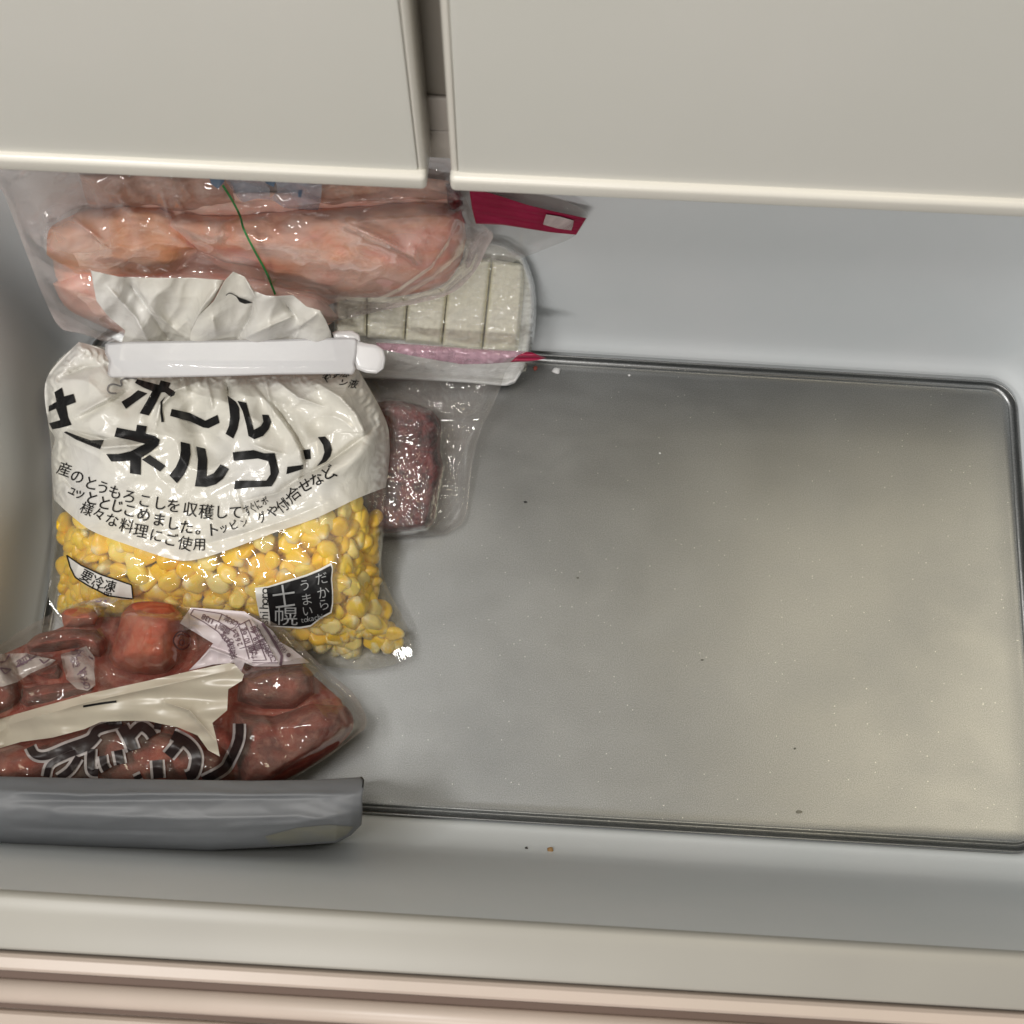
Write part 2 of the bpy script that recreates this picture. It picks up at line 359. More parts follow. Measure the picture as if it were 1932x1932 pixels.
def meat_mat(name, cols, scale=22, rough=0.6, bump=0.5, bscale=160, frost=0.25, fcol=(0.8, 0.62, 0.55)):
    m, nt, nd, lk = newmat(name); b = nd['Principled BSDF']; tc = N(nt, 'ShaderNodeTexCoord')
    n = N(nt, 'ShaderNodeTexNoise', Scale=scale, Detail=5.0, Distortion=0.8); lk.new(tc.outputs['Object'], n.inputs['Vector'])
    k = len(cols); r = ramp(nt, [(0.32+0.36*i/(k-1), c) for i, c in enumerate(cols)]); lk.new(n.outputs[0], r.inputs[0])
    n2 = N(nt, 'ShaderNodeTexNoise', Scale=scale*5, Detail=6.0); lk.new(tc.outputs['Object'], n2.inputs['Vector'])
    r2 = ramp(nt, [(0.48, (0, 0, 0)), (0.72, (frost, frost, frost))]); lk.new(n2.outputs[0], r2.inputs[0])
    mx = N(nt, 'ShaderNodeMix', data_type='RGBA'); lk.new(r2.outputs[0], mx.inputs[0]); lk.new(r.outputs[0], mx.inputs[6]); mx.inputs[7].default_value = (*fcol, 1)
    lk.new(mx.outputs[2], b.inputs['Base Color']); b.inputs['Roughness'].default_value = rough
    b.inputs['Subsurface Weight'].default_value = 0.15; b.inputs['Subsurface Scale'].default_value = 0.004
    n3 = N(nt, 'ShaderNodeTexNoise', Scale=bscale, Detail=4.0); lk.new(tc.outputs['Object'], n3.inputs['Vector'])
    bp = N(nt, 'ShaderNodeBump', Strength=bump, Distance=0.002); lk.new(n3.outputs[0], bp.inputs['Height']); lk.new(bp.outputs[0], b.inputs['Normal'])
    return m
M['salmon'] = meat_mat('salmon_pink_meat', [(0.84, 0.25, 0.11), (0.95, 0.40, 0.16), (0.94, 0.46, 0.26), (0.90, 0.28, 0.14)], 16)
M['salmon_pale'] = meat_mat('pale_pink_meat', [(0.80, 0.36, 0.28), (0.90, 0.56, 0.46), (0.92, 0.66, 0.57)], 20)
M['salmon_red'] = meat_mat('reddish_meat', [(0.93, 0.24, 0.16), (0.95, 0.43, 0.26), (0.95, 0.58, 0.46), (0.93, 0.34, 0.21)], 18)
M['shaded_meat'] = meat_mat('pink_meat_shaded', [(0.34, 0.17, 0.12), (0.50, 0.26, 0.17), (0.42, 0.24, 0.18)], 20)  # upper meat, with the shade under the doors put into its colour
M['dark_meat'] = meat_mat('dark_red_mince', [(0.018, 0.001, 0.004), (0.065, 0.004, 0.009), (0.15, 0.016, 0.018), (0.045, 0.003, 0.008)], 75, bump=1.0, bscale=220, frost=0.02, fcol=(0.42, 0.18, 0.17))
M['red_meat'] = meat_mat('red_frozen_meat_shaded', [(0.10, 0.012, 0.009), (0.22, 0.030, 0.017), (0.34, 0.060, 0.032)], 42, bump=0.5, frost=0.35, fcol=(0.46, 0.22, 0.15), rough=0.8)  # red meat, darkened so the front corner's shade is in the colour
M['red_meat_bright'] = meat_mat('orange_red_frozen_meat', [(0.34, 0.040, 0.022), (0.52, 0.10, 0.045), (0.58, 0.19, 0.10)], 30, rough=0.8, bump=0.4, frost=0.35, fcol=(0.5, 0.3, 0.2))
def corn_mat():
    m, nt, nd, lk = newmat('corn_yellow'); b = nd['Principled BSDF']; tc = N(nt, 'ShaderNodeTexCoord')
    oi = N(nt, 'ShaderNodeObjectInfo'); r = ramp(nt, [(0.0, (0.88, 0.52, 0.02)), (0.5, (0.90, 0.60, 0.035)), (0.8, (0.88, 0.66, 0.10)), (1.0, (0.84, 0.70, 0.28))])
    lk.new(oi.outputs['Random'], r.inputs[0])
    sp = N(nt, 'ShaderNodeSeparateXYZ'); lk.new(tc.outputs['Generated'], sp.inputs[0])
    n = N(nt, 'ShaderNodeTexNoise', Scale=260.0, Detail=2.0); lk.new(tc.outputs['Object'], n.inputs['Vector'])
    ad = N(nt, 'ShaderNodeMath', operation='MULTIPLY_ADD'); lk.new(n.outputs[0], ad.inputs[0]); ad.inputs[1].default_value = 0.7; lk.new(sp.outputs[1], ad.inputs[2])
    r2 = ramp(nt, [(0.36, (0.8, 0.8, 0.8)), (0.60, (0, 0, 0))]); lk.new(ad.outputs[0], r2.inputs[0])
    mx = N(nt, 'ShaderNodeMix', data_type='RGBA'); lk.new(r2.outputs[0], mx.inputs[0]); lk.new(r.outputs[0], mx.inputs[6]); mx.inputs[7].default_value = (0.83, 0.74, 0.45, 1)
    lk.new(mx.outputs[2], b.inputs['Base Color']); b.inputs['Roughness'].default_value = 0.35
    b.inputs['Subsurface Weight'].default_value = 0.25; b.inputs['Subsurface Scale'].default_value = 0.003
    return m
M['corn'] = corn_mat()

# ------------------------------------------------------------------ freezer drawer (bin + front)
YB = P(1400, 697, 0)[1]+0.002; YF = P(966, 1552, 0)[1]; XR = P(1927, 900, 0)[0]; XL = P(112, 1000, 0)[0]
TOP = 0.235
def rrect(x0, x1, y0, y1, r, z, n=12):
    pts = []
    for cx, cy, a0 in ((x1-r, y1-r, 0), (x0+r, y1-r, 90), (x0+r, y0+r, 180), (x1-r, y0+r, 270)):
        for k in range(n+1):
            a = math.radians(a0+90*k/n); pts.append((cx+r*math.cos(a), cy+r*math.sin(a), z))
    return pts
def loft(rings, cap0=False, cap1=False):
    n = len(rings[0]); V = [p for r in rings for p in r]; F = []
    for j in range(len(rings)-1):
        for i in range(n): F.append((j*n+i, j*n+(i+1) % n, (j+1)*n+(i+1) % n, (j+1)*n+i))
    if cap0: F.append(tuple(range(n))[::-1])
    if cap1: F.append(tuple(range((len(rings)-1)*n, len(rings)*n)))
    return V, F
drawer = thing('freezer_drawer', 'white plastic pull-out freezer drawer holding the metal tray and the frozen bags', 'freezer drawer', (0, 0, 0))
rings = []
def bring(of, ob, os_, z, r):   # offsets: front, back, sides
    rings.append(rrect(XL-os_, XR+os_, YF-of, YB+ob, r, z))
bring(-.05, -.05, -.05, -0.006, 0.010); bring(0.0005, 0.003, 0.003, -0.006, 0.024)
bring(0.001, 0.0035, 0.004, 0.0015, 0.026)
bring(0.004, 0.004, 0.006, 0.0040, 0.028); bring(0.0075, 0.006, 0.009, 0.0085, 0.030); bring(0.0118, 0.0085, 0.012, 0.015, 0.033)
bring(0.0158, 0.0098, 0.0138, 0.0225, 0.035); bring(0.0184, 0.011, 0.015, 0.031, 0.036)
for k in range(1, 9):
    t = k/8; bring(0.0184+0.0226*t, 0.011+0.012*t, 0.015+0.013*t, 0.031+(TOP-0.036)*t, 0.036+0.006*t)
V, F = loft(rings, cap0=True); nb = len(rings[0])
obj('bin', V, F, M['bin'], drawer); rings = [rings[-1]]
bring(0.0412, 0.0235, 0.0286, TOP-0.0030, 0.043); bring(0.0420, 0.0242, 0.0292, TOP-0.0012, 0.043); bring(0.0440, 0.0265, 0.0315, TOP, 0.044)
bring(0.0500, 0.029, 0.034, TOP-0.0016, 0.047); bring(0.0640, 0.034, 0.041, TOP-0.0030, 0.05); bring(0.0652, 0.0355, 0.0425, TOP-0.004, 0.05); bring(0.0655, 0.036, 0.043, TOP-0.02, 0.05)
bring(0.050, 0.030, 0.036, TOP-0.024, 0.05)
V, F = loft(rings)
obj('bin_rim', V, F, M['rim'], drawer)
# front panel behind the bin, extruded along x, with its sealing gasket
def extrude(prof, x0, x1, cap=True, skew=0.0):
    n = len(prof); V = [(x0, y+skew*x0, z) for y, z in prof]+[(x1, y+skew*x1, z) for y, z in prof]
    F = [(i, i+n, (i+1) % n+n, (i+1) % n) for i in range(n)]
    F += [tuple(range(n)), tuple(range(n, 2*n))[::-1]]
    return V, F
FX0, FX1 = XL-0.06, XR+0.06; y0 = YF-0.0660
FT = TOP-0.002
prof = [(y0, -0.02), (y0, FT-0.005), (y0-0.0008, FT-0.0012), (y0-0.0022, FT), (y0-0.0062, FT+0.0004), (y0-0.0074, FT-0.0010), (y0-0.0080, FT-0.006),
        (y0-0.0232, FT-0.006), (y0-0.0236, FT-0.002), (y0-0.0246, FT-0.0004), (y0-0.0310, FT+0.0016), (y0-0.0330, FT+0.0036), (y0-0.058, FT+0.0050), (y0-0.064, FT-0.002), (y0-0.066, FT-0.01), (y0-0.066, -0.02)]
V, F = extrude(prof, FX0, FX1); obj('front_panel', V, F, M['gasket'], drawer, sm=False)
g = []
cy = y0-0.0159
for k in range(0, 13):
    a = math.radians(180*k/12); g.append((cy+0.0048*math.cos(a), FT-0.0035+0.0052*math.sin(a)))
g = [(cy+0.0044, FT-0.0058)]+g+[(cy-0.0044, FT-0.0058)]
V, F = extrude(g, FX0+.001, FX1-.001); obj('gasket', V, F, M['gasket'], drawer)
V, F = extrude([(y0-0.0082, FT-0.0059), (y0-0.0082, FT-0.0050), (y0-0.0230, FT-0.0050), (y0-0.0230, FT-0.0059)], FX0+.002, FX1-.002); obj('gasket_channel', V, F, M['gasket_dark'], drawer, sm=False)

# ------------------------------------------------------------------ metal tray
tray = thing('metal_tray', 'matt grey metal tray with rounded corners lying on the drawer bottom', 'tray', ((XL+XR)/2, (YB+YF)/2, 0))
rg = []
def tring(i, z, r): rg.append(rrect(XL+i, XR-i, YF+i, YB-i, max(r-i, 0.004), z, 14))
R0 = 0.021
for i, z in ((0.0, -0.004), (0.0, 0.0016), (0.0004, 0.0024), (0.0012, 0.0028), (0.0020, 0.0026), (0.0026, 0.0018), (0.0034, 0.0004), (0.0040, -0.0006), (0.0070, -0.0020), (0.0080, -0.0020), (0.0088, -0.0008), (0.0094, 0.0002), (0.0102, 0.0005), (0.0112, 0.0003), (0.0125, 0.0)):
    tring(i*.64, z, R0)
V, F = loft(rg, cap1=True)
obj('tray_sheet', V, F, M['tray'], tray)

# ------------------------------------------------------------------ fridge cabinet behind and upper compartment doors
YD = 0.276; ZD = 0.295
cab = bpy.data.objects.new('refrigerator', None); col.objects.link(cab); cab.location = (0, YD+0.03, ZD)
tag(cab, 'refrigerator with two cream framed upper doors above the open freezer drawer', 'refrigerator')
bm = bmesh.new(); box(bm, -0.6, 0.6, YD+0.024, YD+0.30, ZD-0.006, 0.95, 0.003)
bm_obj('partition', bm, M['frame'], cab)
bm = bmesh.new(); box(bm, -0.075, 0.055, YD+0.0215, YD+0.0236, ZD-0.005, ZD+0.016, 0.0007); box(bm, -0.075, 0.055, YD+0.0215, YD+0.0236, ZD+0.0168, ZD+0.040, 0.0007)
bm_obj('trim_strip', bm, solid('trim_strip', (0.5, 0.46, 0.42), rough=0.5), cab)
bm = bmesh.new(); box(bm, -0.6, 0.6, YB+0.045, YB+0.30, -0.02, ZD-0.02, 0.003)
bm_obj('inner_wall', bm, M['frame'], cab)
SK = 0.0155   # the doors stand very slightly turned against the drawer
def on_door(px, py):
    a = (px-HALF)/FPX; b = -(py-HALF)/FPX; d = Fw+a*Rt+b*Up
    t = YD/(d[1]-SK*d[0]); return d*t+np.array([0, 0, CAM_H])
xl = on_door(806, 335)[0]; xr = on_door(850, 340)[0]; xl2 = on_door(783, 60)[0]; xr2 = on_door(838, 60)[0]
print('door gap', xl, xl2, xr, xr2, 'zl', on_door(400, 330)[2], on_door(1500, 375)[2], on_door(30, 318)[2], on_door(1900, 393)[2])
ZL = (on_door(400, 332)[2]+on_door(1500, 383)[2])/2
def rdoor(label, x0, x1):
    zb = ZL; H1 = 0.95; Y0 = YD; rgs = []
    def sk(V): return [(x, y+SK*x, z) for x, y, z in V]
    def fr(i, y, r, lo=0.0):
        n = 8; pts = []
        for cx, cz, a0 in ((x1-r-i, H1-r-i, 0), (x0+r+i, H1-r-i, 90), (x0+r+i, zb+r+i+lo, 180), (x1-r-i, zb+r+i+lo, 270)):
            for k in range(n+1):
                a = math.radians(a0+90*k/n); pts.append((cx+r*math.cos(a), y, cz+r*math.sin(a)))
        rgs.append(pts)
    fr(0.0, Y0+0.020, 0.004); fr(0.0, Y0+0.004, 0.004); fr(0.0004, Y0+0.0018, 0.004); fr(0.0014, Y0+0.0004, 0.004); fr(0.0026, Y0, 0.004)
    fr(0.0030, Y0, 0.003, .006); fr(0.0034, Y0+0.0004, 0.003, .006); fr(0.0037, Y0+0.002, 0.003, .006)
    V, F = loft(rgs, cap0=True, cap1=True); F = [f[::-1] for f in F]
    o = obj('door', sk(V), F, M['door'], cab); o['label'] = label
    rgs.clear(); fr(0.0038, Y0+0.0016, 0.003, .006); fr(0.0038, Y0+0.0002, 0.003, .006); fr(0.0042, Y0-0.0003, 0.003, .006); fr(0.0060, Y0-0.0004, 0.003, .006)
    V, F = loft(rgs, cap1=True); F = [f[::-1] for f in F]
    subpart('door_panel', sk(V), F, M['door_panel'], o, cab, sm=False)
    # moulded lip along the lower edge
    bm = bmesh.new(); box(bm, x0, x1, Y0-0.0042, Y0+0.004, zb+0.0024, zb+0.0128, 0.0026, 4)
    for v in bm.verts: v.co.y += SK*v.co.x
    V = [v.co[:] for v in bm.verts]; bm.verts.index_update(); F = [[v.index for v in f.verts] for f in bm.faces]; bm.free()
    subpart('door_lip', V, F, M['door'], o, cab)
rdoor('cream framed door above the salmon coloured meat, left of the gap', -0.62, xl)
rdoor('cream framed door above the empty part of the tray, right of the gap', xr, 0.62)

# ================================================================== CORN BAG
corn_out = [(149, 645), (200, 662), (240, 700), (420, 703), (600, 703), (672, 690), (725, 786), (735, 837), (733, 894), (727, 970), (719, 1065), (724, 1103),
            (767, 1179), (784, 1222), (767, 1247), (712, 1261), (672, 1263), (620, 1255), (480, 1242), (300, 1228), (170, 1210), (115, 1175), (92, 1129), (94, 1103), (102, 989), (98, 900), (97, 857), (103, 827), (91, 798), (88, 714)]
vb = c3([(100, 380), (200, 470), (300, 540), (500, 615), (650, 665), (750, 682), (850, 665), (1000, 615), (1200, 540), (1400, 470), (1600, 375), (1745, 318)])
corn_cr = [
    (c6([(460, 420), (700, 690), (850, 900), (930, 1060), (960, 1190), (920, 1320)]), 22, 0.0050, 's'),
    (c6([(1730, 740), (1480, 970), (1150, 1200), (920, 1320), (700, 1470), (340, 1560)]), 16, -0.0085, 'r'),
    (c6([(1700, 850), (1500, 1060), (1150, 1300), (950, 1400)]), 26, 0.0045, 'b'),
    (c6([(520, 360), (700, 400), (900, 560), (1150, 650)]), 14, 0.0060, 'r'),
    (c6([(880, 350), (1100, 430), (1300, 560), (1450, 720), (1530, 900), (1490, 970)]), 20, 0.0080, 'r'),
    (c6([(900, 600), (1050, 800), (1130, 950)]), 32, -0.0055, 'b'),
    (c6([(235, 350), (240, 480), (235, 560)]), 10, -0.0060, 'r'),
    (c6([(330, 360), (420, 620), (470, 900), (780, 1080)]), 26, 0.0040, 'b'),
    (c6([(460, 1000), (600, 1060), (780, 1100)]), 9, 0.0025, 'r'),
    (c5([(700, 250), (480, 270), (330, 330), (130, 400)]), 12, -0.0060, 'r'),
    (c5([(830, 520), (600, 640), (420, 740)]), 12, 0.0045, 's'),
    (c5([(1640, 380), (1480, 440), (1350, 490), (1200, 640), (1140, 880)]), 12, 0.0055, 'r'),
    (c5([(1560, 520), (1480, 720), (1640, 980), (1800, 1180)]), 30, -0.0075, 'b'),
    (c5([(290, 880), (450, 960), (660, 1035), (1000, 1010), (1170, 955)]), 14, 0.0065, 'r'),
    (c5([(290, 830), (450, 900), (660, 960), (900, 930)]), 12, -0.0040, 'r'),
    (c5([(1830, 360), (1850, 600)]), 10, -0.0050, 'r'),
    (c5([(1640, 380), (1680, 560), (1700, 680)]), 8, 0.0035, 'r'),
    (c5([(150, 1100), (260, 1280), (420, 1500)]), 10, -0.0040, 'r'),
    (c3([(1020, 360), (1040, 440), (1100, 400)]), 10, 0.0022, 's'),
    (c3([(850, 600), (1000, 560), (1250, 480), (1440, 400)]), 14, -0.0030, 'r'),
    (c3([(1500, 600), (1560, 800), (1640, 1000), (1800, 1160)]), 14, 0.0035, 'r'),
    (c3([(1700, 560), (1680, 800), (1800, 1000)]), 12, -0.0035, 'r'),
    ([(300, 705), (290, 735), (262, 790)], 10, 0.0030, 'r'), ([(345, 703), (352, 740)], 9, 0.004, 'r'), ([(500, 703), (506, 745), (520, 790)], 9, 0.0035, 'r'),
    ([(120, 1150), (150, 1060), (210, 1030)], 10, 0.002, 'r'), ([(640, 1245), (690, 1200), (760, 1200)], 12, -0.003, 'r'),
    ([(600, 1215), (650, 1180), (700, 1110)], 10, 0.003, 'r'), ([(735, 1215), (765, 1225), (782, 1240)], 7, -0.006, 'b')]
def Hcorn(px, py):
    d = poly_sdf(px, py, corn_out); dd = np.maximum(d, 0)
    base = lerp_pts(py, [(640, .092), (720, .078), (900, .042), (1100, .020), (1260, .008)])
    # low near the sides (the bag rests on the tray), full in the middle
    h = lerp_pts(py, [(640, .010), (700, .018), (860, .046), (1000, .060), (1120, .050), (1200, .032), (1260, .010)])
    W = lerp_pts(py, [(640, 60), (720, 90), (900, 150), (1260, 120)])
    z = base+h*pill(dd, W, 0.62)
    k = smooth(0, 40, dd)
    z = z+k*1.6*creases(px, py, [(c[0], c[1]*(.62 if c[3] != 'b' else .85), c[2], c[3]) for c in corn_cr])
    up = smooth(1010, 800, py)
    z = z+k*up*(0.0034*ridged(px/95, py/70, 3)+0.0010*ridged(px/40+py/90, py/60, 5))
    z = z+k*(1-up)*(0.0012*perlin(px/30, py/30, 8)+0.0008*ridged(px/60, py/60, 9))+smooth(0, 10, dd)*(1-k)*.0030*ridged(px/14, py/16, 10)
    fan = smooth(820, 705, py)
    z = z+k*fan*0.0022*np.sin(px/13.0+2*np.sin(px/45.0))
    return z
bag = thing('corn_bag', 'corn bag with white printed top and clear lower film, closed with a white clip', 'food bag', P(410, 960, 0))
nu = 230
leftU = [(149, 645), (88, 714), (91, 798), (103, 827), (97, 857), (98, 900), vb[0]]
rightU = [(672, 690), (725, 786), (735, 837), (733, 880), vb[-1]]
topU = [(149, 645), (200, 662), (240, 700), (420, 703), (600, 703), (672, 690)]
G = coons(topU, vb, leftU, rightU, nu, 190)
sheet('printed_film', G[:, 0], G[:, 1], Hcorn, nu, 190, M['white_film'], bag)
botL = [(115, 1175), (170, 1210), (300, 1228), (480, 1242), (620, 1257), (690, 1264), (750, 1252), (778, 1236)]
G = coons(vb, botL, [vb[0], (102, 989), (94, 1103), (92, 1129), (115, 1175)], [vb[-1], (727, 970), (719, 1065), (726, 1110), (767, 1179), (782, 1215), (778, 1236)], nu, 120)
sheet('clear_film', G[:, 0], G[:, 1], Hcorn, nu, 120, M['clear_film'], bag)
G = coons([(149, 645), (400, 690), (672, 690)], botL, [(149, 645), (88, 714), (97, 857), (98, 990), (92, 1129), (115, 1175)], [(672, 690), (725, 786), (733, 880), (719, 1065), (767, 1179), (778, 1236)], 30, 30)
def Hback(px, py):
    d = np.maximum(poly_sdf(px, py, corn_out), 0); e = Hcorn(px, py)
    base = lerp_pts(py, [(640, .092), (720, .078), (900, .042), (1100, .020), (1260, .008)])
    return base*(1-smooth(2, 90, d))+0.003*smooth(2, 90, d)
sheet('back_film', G[:, 0], G[:, 1], Hback, 30, 30, M['clear_film'], bag)
# big lettering, traced stroke by stroke
D = Decal()
for pg in (
    c5([(985, 385), (1190, 440), (1205, 395), (1300, 420), (1280, 465), (1345, 505), (1335, 540), (1300, 555), (1245, 510), (1210, 510), (1160, 610), (1095, 732), (1005, 710), (1070, 600), (1125, 500), (1040, 465), (960, 420)]),
    c5([(990, 490), (1080, 520), (980, 590), (875, 667), (832, 600), (915, 550)]),
    c5([(1250, 550), (1222, 600), (1225, 700), (1238, 790), (1212, 795), (1203, 700), (1203, 600)]),
    c5([(1310, 668), (1480, 705), (1630, 780), (1745, 725), (1765, 800), (1660, 852), (1610, 845), (1480, 785), (1295, 735)]),
    c6([(230, 540), (310, 600), (342, 660), (345, 760), (325, 860), (285, 950), (213, 905), (245, 830), (256, 740), (245, 640)]),
    c6([(325, 592), (408, 608), (440, 720), (480, 868), (550, 830), (572, 790), (560, 722), (620, 725), (647, 790), (625, 860), (570, 925), (485, 957), (430, 925), (410, 820), (375, 690)]),
    c5([(195, 510), (265, 465), (285, 550), (375, 525), (398, 605), (305, 640), (325, 750), (357, 820), (250, 850), (175, 862), (145, 805), (250, 775), (210, 665), (140, 695), (142, 640), (215, 600)]),
    c5([(305, 882), (420, 925), (540, 967), (665, 962), (628, 1052), (520, 1010), (400, 960), (285, 892)]),
    c5([(980, 818), (1075, 832), (1060, 900), (1150, 925), (1197, 962), (1185, 1015), (1120, 1070), (1018, 1135), (1015, 1295), (913, 1280), (915, 1160), (820, 1168), (735, 1168), (688, 1098), (800, 1098), (920, 1072), (1060, 1000), (920, 965), (765, 932), (788, 845), (970, 880)]),
    c5([(1100, 1105), (1252, 1210), (1200, 1265), (1028, 1150)]),
    c5([(1395, 980), (1483, 1000), (1492, 1100), (1470, 1200), (1430, 1290), (1360, 1375), (1288, 1300), (1350, 1220), (1385, 1140), (1398, 1060)]),
    c5([(1545, 1025), (1630, 1045), (1650, 1150), (1640, 1312), (1710, 1280), (1775, 1195), (1855, 1240), (1800, 1330), (1730, 1385), (1640, 1410), (1530, 1405), (1550, 1290), (1560, 1150)]),
    c6([(280, 1080), (480, 1060), (580, 1090), (680, 1090), (700, 1180), (720, 1270), (690, 1345), (650, 1405), (430, 1415), (293, 1435), (305, 1350), (600, 1350), (640, 1290), (635, 1220), (618, 1165), (520, 1140), (290, 1162)]),
    c6([(800, 1220), (955, 1200), (950, 1240), (790, 1290)]), c6([(950, 1060), (1015, 1050), (1022, 1145), (970, 1150)]),
    c6([(1090, 935), (1160, 930), (1205, 985), (1225, 1060), (1210, 1120), (1170, 1170), (1080, 1215), (1130, 1150), (1153, 1080), (1140, 1010)])):
    D.poly(pg)
D.build('brand_lettering', Hcorn, M['black_ink'], bag, 0.0009)
D = Decal()
D.stroke(c5([(785, 518), (725, 515), (700, 485), (715, 445), (760, 432), (832, 450), (830, 395), (900, 375), (980, 382)]), 3.0, True)
D.build('logo_outline', Hcorn, M['grey_ink'], bag, 0.0008)
D = Decal()
for ch, (x, y), a, s in [
    ('産', (152, 228), 20, 1), ('の', (215, 264), 15, 1), ('と', (283, 297), 12, 1), ('う', (342, 318), 14, .95), ('も', (403, 341), 15, 1), ('ろ', (473, 362), 14, 1), ('こ', (550, 383), 12, 1),
    ('し', (625, 396), 8, 1), ('を', (693, 408), 6, 1), ('収', (775, 426), 8, 1.05), ('穫', (855, 438), 6, 1.08), ('し', (930, 440), 2, 1), ('て', (1000, 440), 0, 1)]:
    q = c3([(x, y)])[0]; D.text(ch, q[0], q[1], 28*s, a, 0.006)
for ch, (x, y), a, s, sx in [
    ('す', (1058, 432), -25, .9, .5), ('ぐ', (1085, 418), -30, .85, .5), ('に', (1112, 402), -30, .8, .6), ('ボ', (1145, 385), -30, .6, .9)]:
    q = c3([(x, y)])[0]; D.text(ch, q[0], q[1], 27*s, a, 0.008, sx)
for ch, (x, y), a, s, sx in [
    ('ュ', (193, 330), 25, .9, .7), ('ッ', (228, 347), 18, .85, 1), ('と', (288, 372), 12, 1, 1), ('と', (350, 395), 14, 1, 1), ('じ', (412, 410), 14, 1, 1), ('こ', (475, 432), 14, 1, 1), ('め', (545, 452), 12, 1, 1),
    ('ま', (620, 478), 10, 1, 1), ('し', (690, 497), 8, 1, 1), ('た', (757, 515), 4, 1, 1), ('。', (835, 520), 0, 1, 1), ('ト', (888, 528), -4, 1, 1), ('ッ', (940, 518), -20, .75, .9), ('ピ', (990, 505), -25, .7, .9), ('ン', (1042, 492), -25, .6, .9), ('グ', (1130, 466), -28, .8, .8),
    ('や', (1185, 436), -32, .9, .95), ('付', (1232, 408), -36, 1, .8), ('け', (1262, 380), -40, .95, .7), ('合', (1290, 347), -38, 1, .9), ('せ', (1345, 308), -28, 1, 1), ('な', (1402, 278), -28, 1, 1), ('ど', (1458, 245), -30, 1, 1), ('、', (1505, 228), -25, 1, 1)]:
    q = c3([(x, y)])[0]; D.text(ch, q[0], q[1], 27.5*s, a, 0.010, sx)
for ch, (x, y), a, s in [
    ('様', (262, 425), 24, .95), ('々', (322, 450), 18, .95), ('な', (387, 480), 15, 1), ('料', (460, 508), 14, 1.05), ('理', (530, 533), 12, 1.08), ('に', (606, 556), 12, 1), ('ご', (678, 577), 12, 1), ('使', (750, 596), 12, 1.05), ('用', (822, 600), 2, .95)]:
    q = c3([(x, y)])[0]; D.text(ch, q[0], q[1], 27*s, a, 0.005)
D.build('small_lettering', Hcorn, M['black_ink'], bag, 0.0008)
D = Decal()
for ch, (x, y), a, s in [('必', (1180, 350), 10, .8), ('ず', (1260, 350), 15, .7), ('法', (1345, 330), 5, .8), ('、', (1410, 320), 0, .8), ('〈', (1150, 385), -15, .8), ('ソ', (1330, 420), 30, .8), ('液', (1430, 430), 5, .9)]:
    q = c6([(x, y)])[0]; D.text(ch, q[0], q[1], 20*s, a, 0.015, 1.0, .3)
D.build('corner_lettering', Hcorn, M['black_ink'], bag, 0.0008)
# small storage label and black origin stamp on the clear film
lab = c3([(163, 655), (235, 705), (330, 750), (485, 802), (492, 872), (440, 866), (365, 855), (260, 800), (205, 765), (180, 715)])
D = Decal(); D.poly(lab); D.build('storage_label', Hcorn, M['white_ink'], bag, 0.0007)
D = Decal(); D.stroke(lab+[lab[0]], 2.6)
for ch, (x, y), a, s in [('要', (262, 758), 28, 1.05), ('冷', (318, 785), 20, 1), ('凍', (378, 806), 14, 1), ('1', (290, 808), 20, .6), ('ヒ', (328, 820), 20, .7), ('品', (368, 838), 14, .7)]:
    q = c3([(x, y)])[0]; D.text(ch, q[0], q[1], 23*s, a, 0.02)
D.build('storage_lettering', Hcorn, M['black_ink'], bag, 0.0013)
st = c12([(330, 1082), (450, 1068), (600, 1020), (820, 955), (950, 900), (1060, 840), (1072, 900), (1065, 1000), (1075, 1120), (1075, 1230), (1060, 1320), (950, 1380), (860, 1450), (760, 1470), (640, 1460), (480, 1450), (400, 1415), (370, 1330), (345, 1200)])
D = Decal(); D.poly(st); D.build('origin_stamp', Hcorn, M['white_ink'], bag, 0.0007)
st2 = c12([(442, 1085), (600, 1040), (820, 975), (950, 922), (1050, 870), (1062, 900), (1052, 1000), (1062, 1120), (1062, 1225), (1045, 1310), (950, 1362), (860, 1435), (760, 1452), (640, 1448), (480, 1440), (470, 1330), (455, 1200)])
D = Decal(); D.poly(st2)
for i, ch in enumerate('orohihs'):
    q = c12([(410, 1112+i*50)])[0]; D.text(ch, q[0], q[1], 24, -88, 0.0)
D.build('stamp_black', Hcorn, M['black_ink'], bag, 0.0014)
D = Decal()
for ch, (x, y), a, s in [('だ', (965, 990), -14, .95), ('か', (980, 1125), -14, .95), ('ら', (985, 1240), -18, .9), ('う', (805, 1055), -12, .9), ('ま', (822, 1190), -10, .95), ('い', (830, 1300), -5, .85)]:
    q = c12([(x, y)])[0]; D.text(ch, q[0], q[1], 26*s, a, -0.004)
for ch, (x, y), a, s, sx in [('士', (607, 1165), -8, 1.75, .95), ('幌', (625, 1350), 0, 1.35, 1.25)]:
    q = c12([(x, y)])[0]; D.text(ch, q[0], q[1], 28*s, a, -0.004, sx)
for i, ch in enumerate('tokachi'):
    q = c12([(780+i*32, 1385-i*6)])[0]; D.text(ch, q[0], q[1], 15, -8, -0.004)
D.build('stamp_lettering', Hcorn, M['pale_ink'], bag, 0.0021)
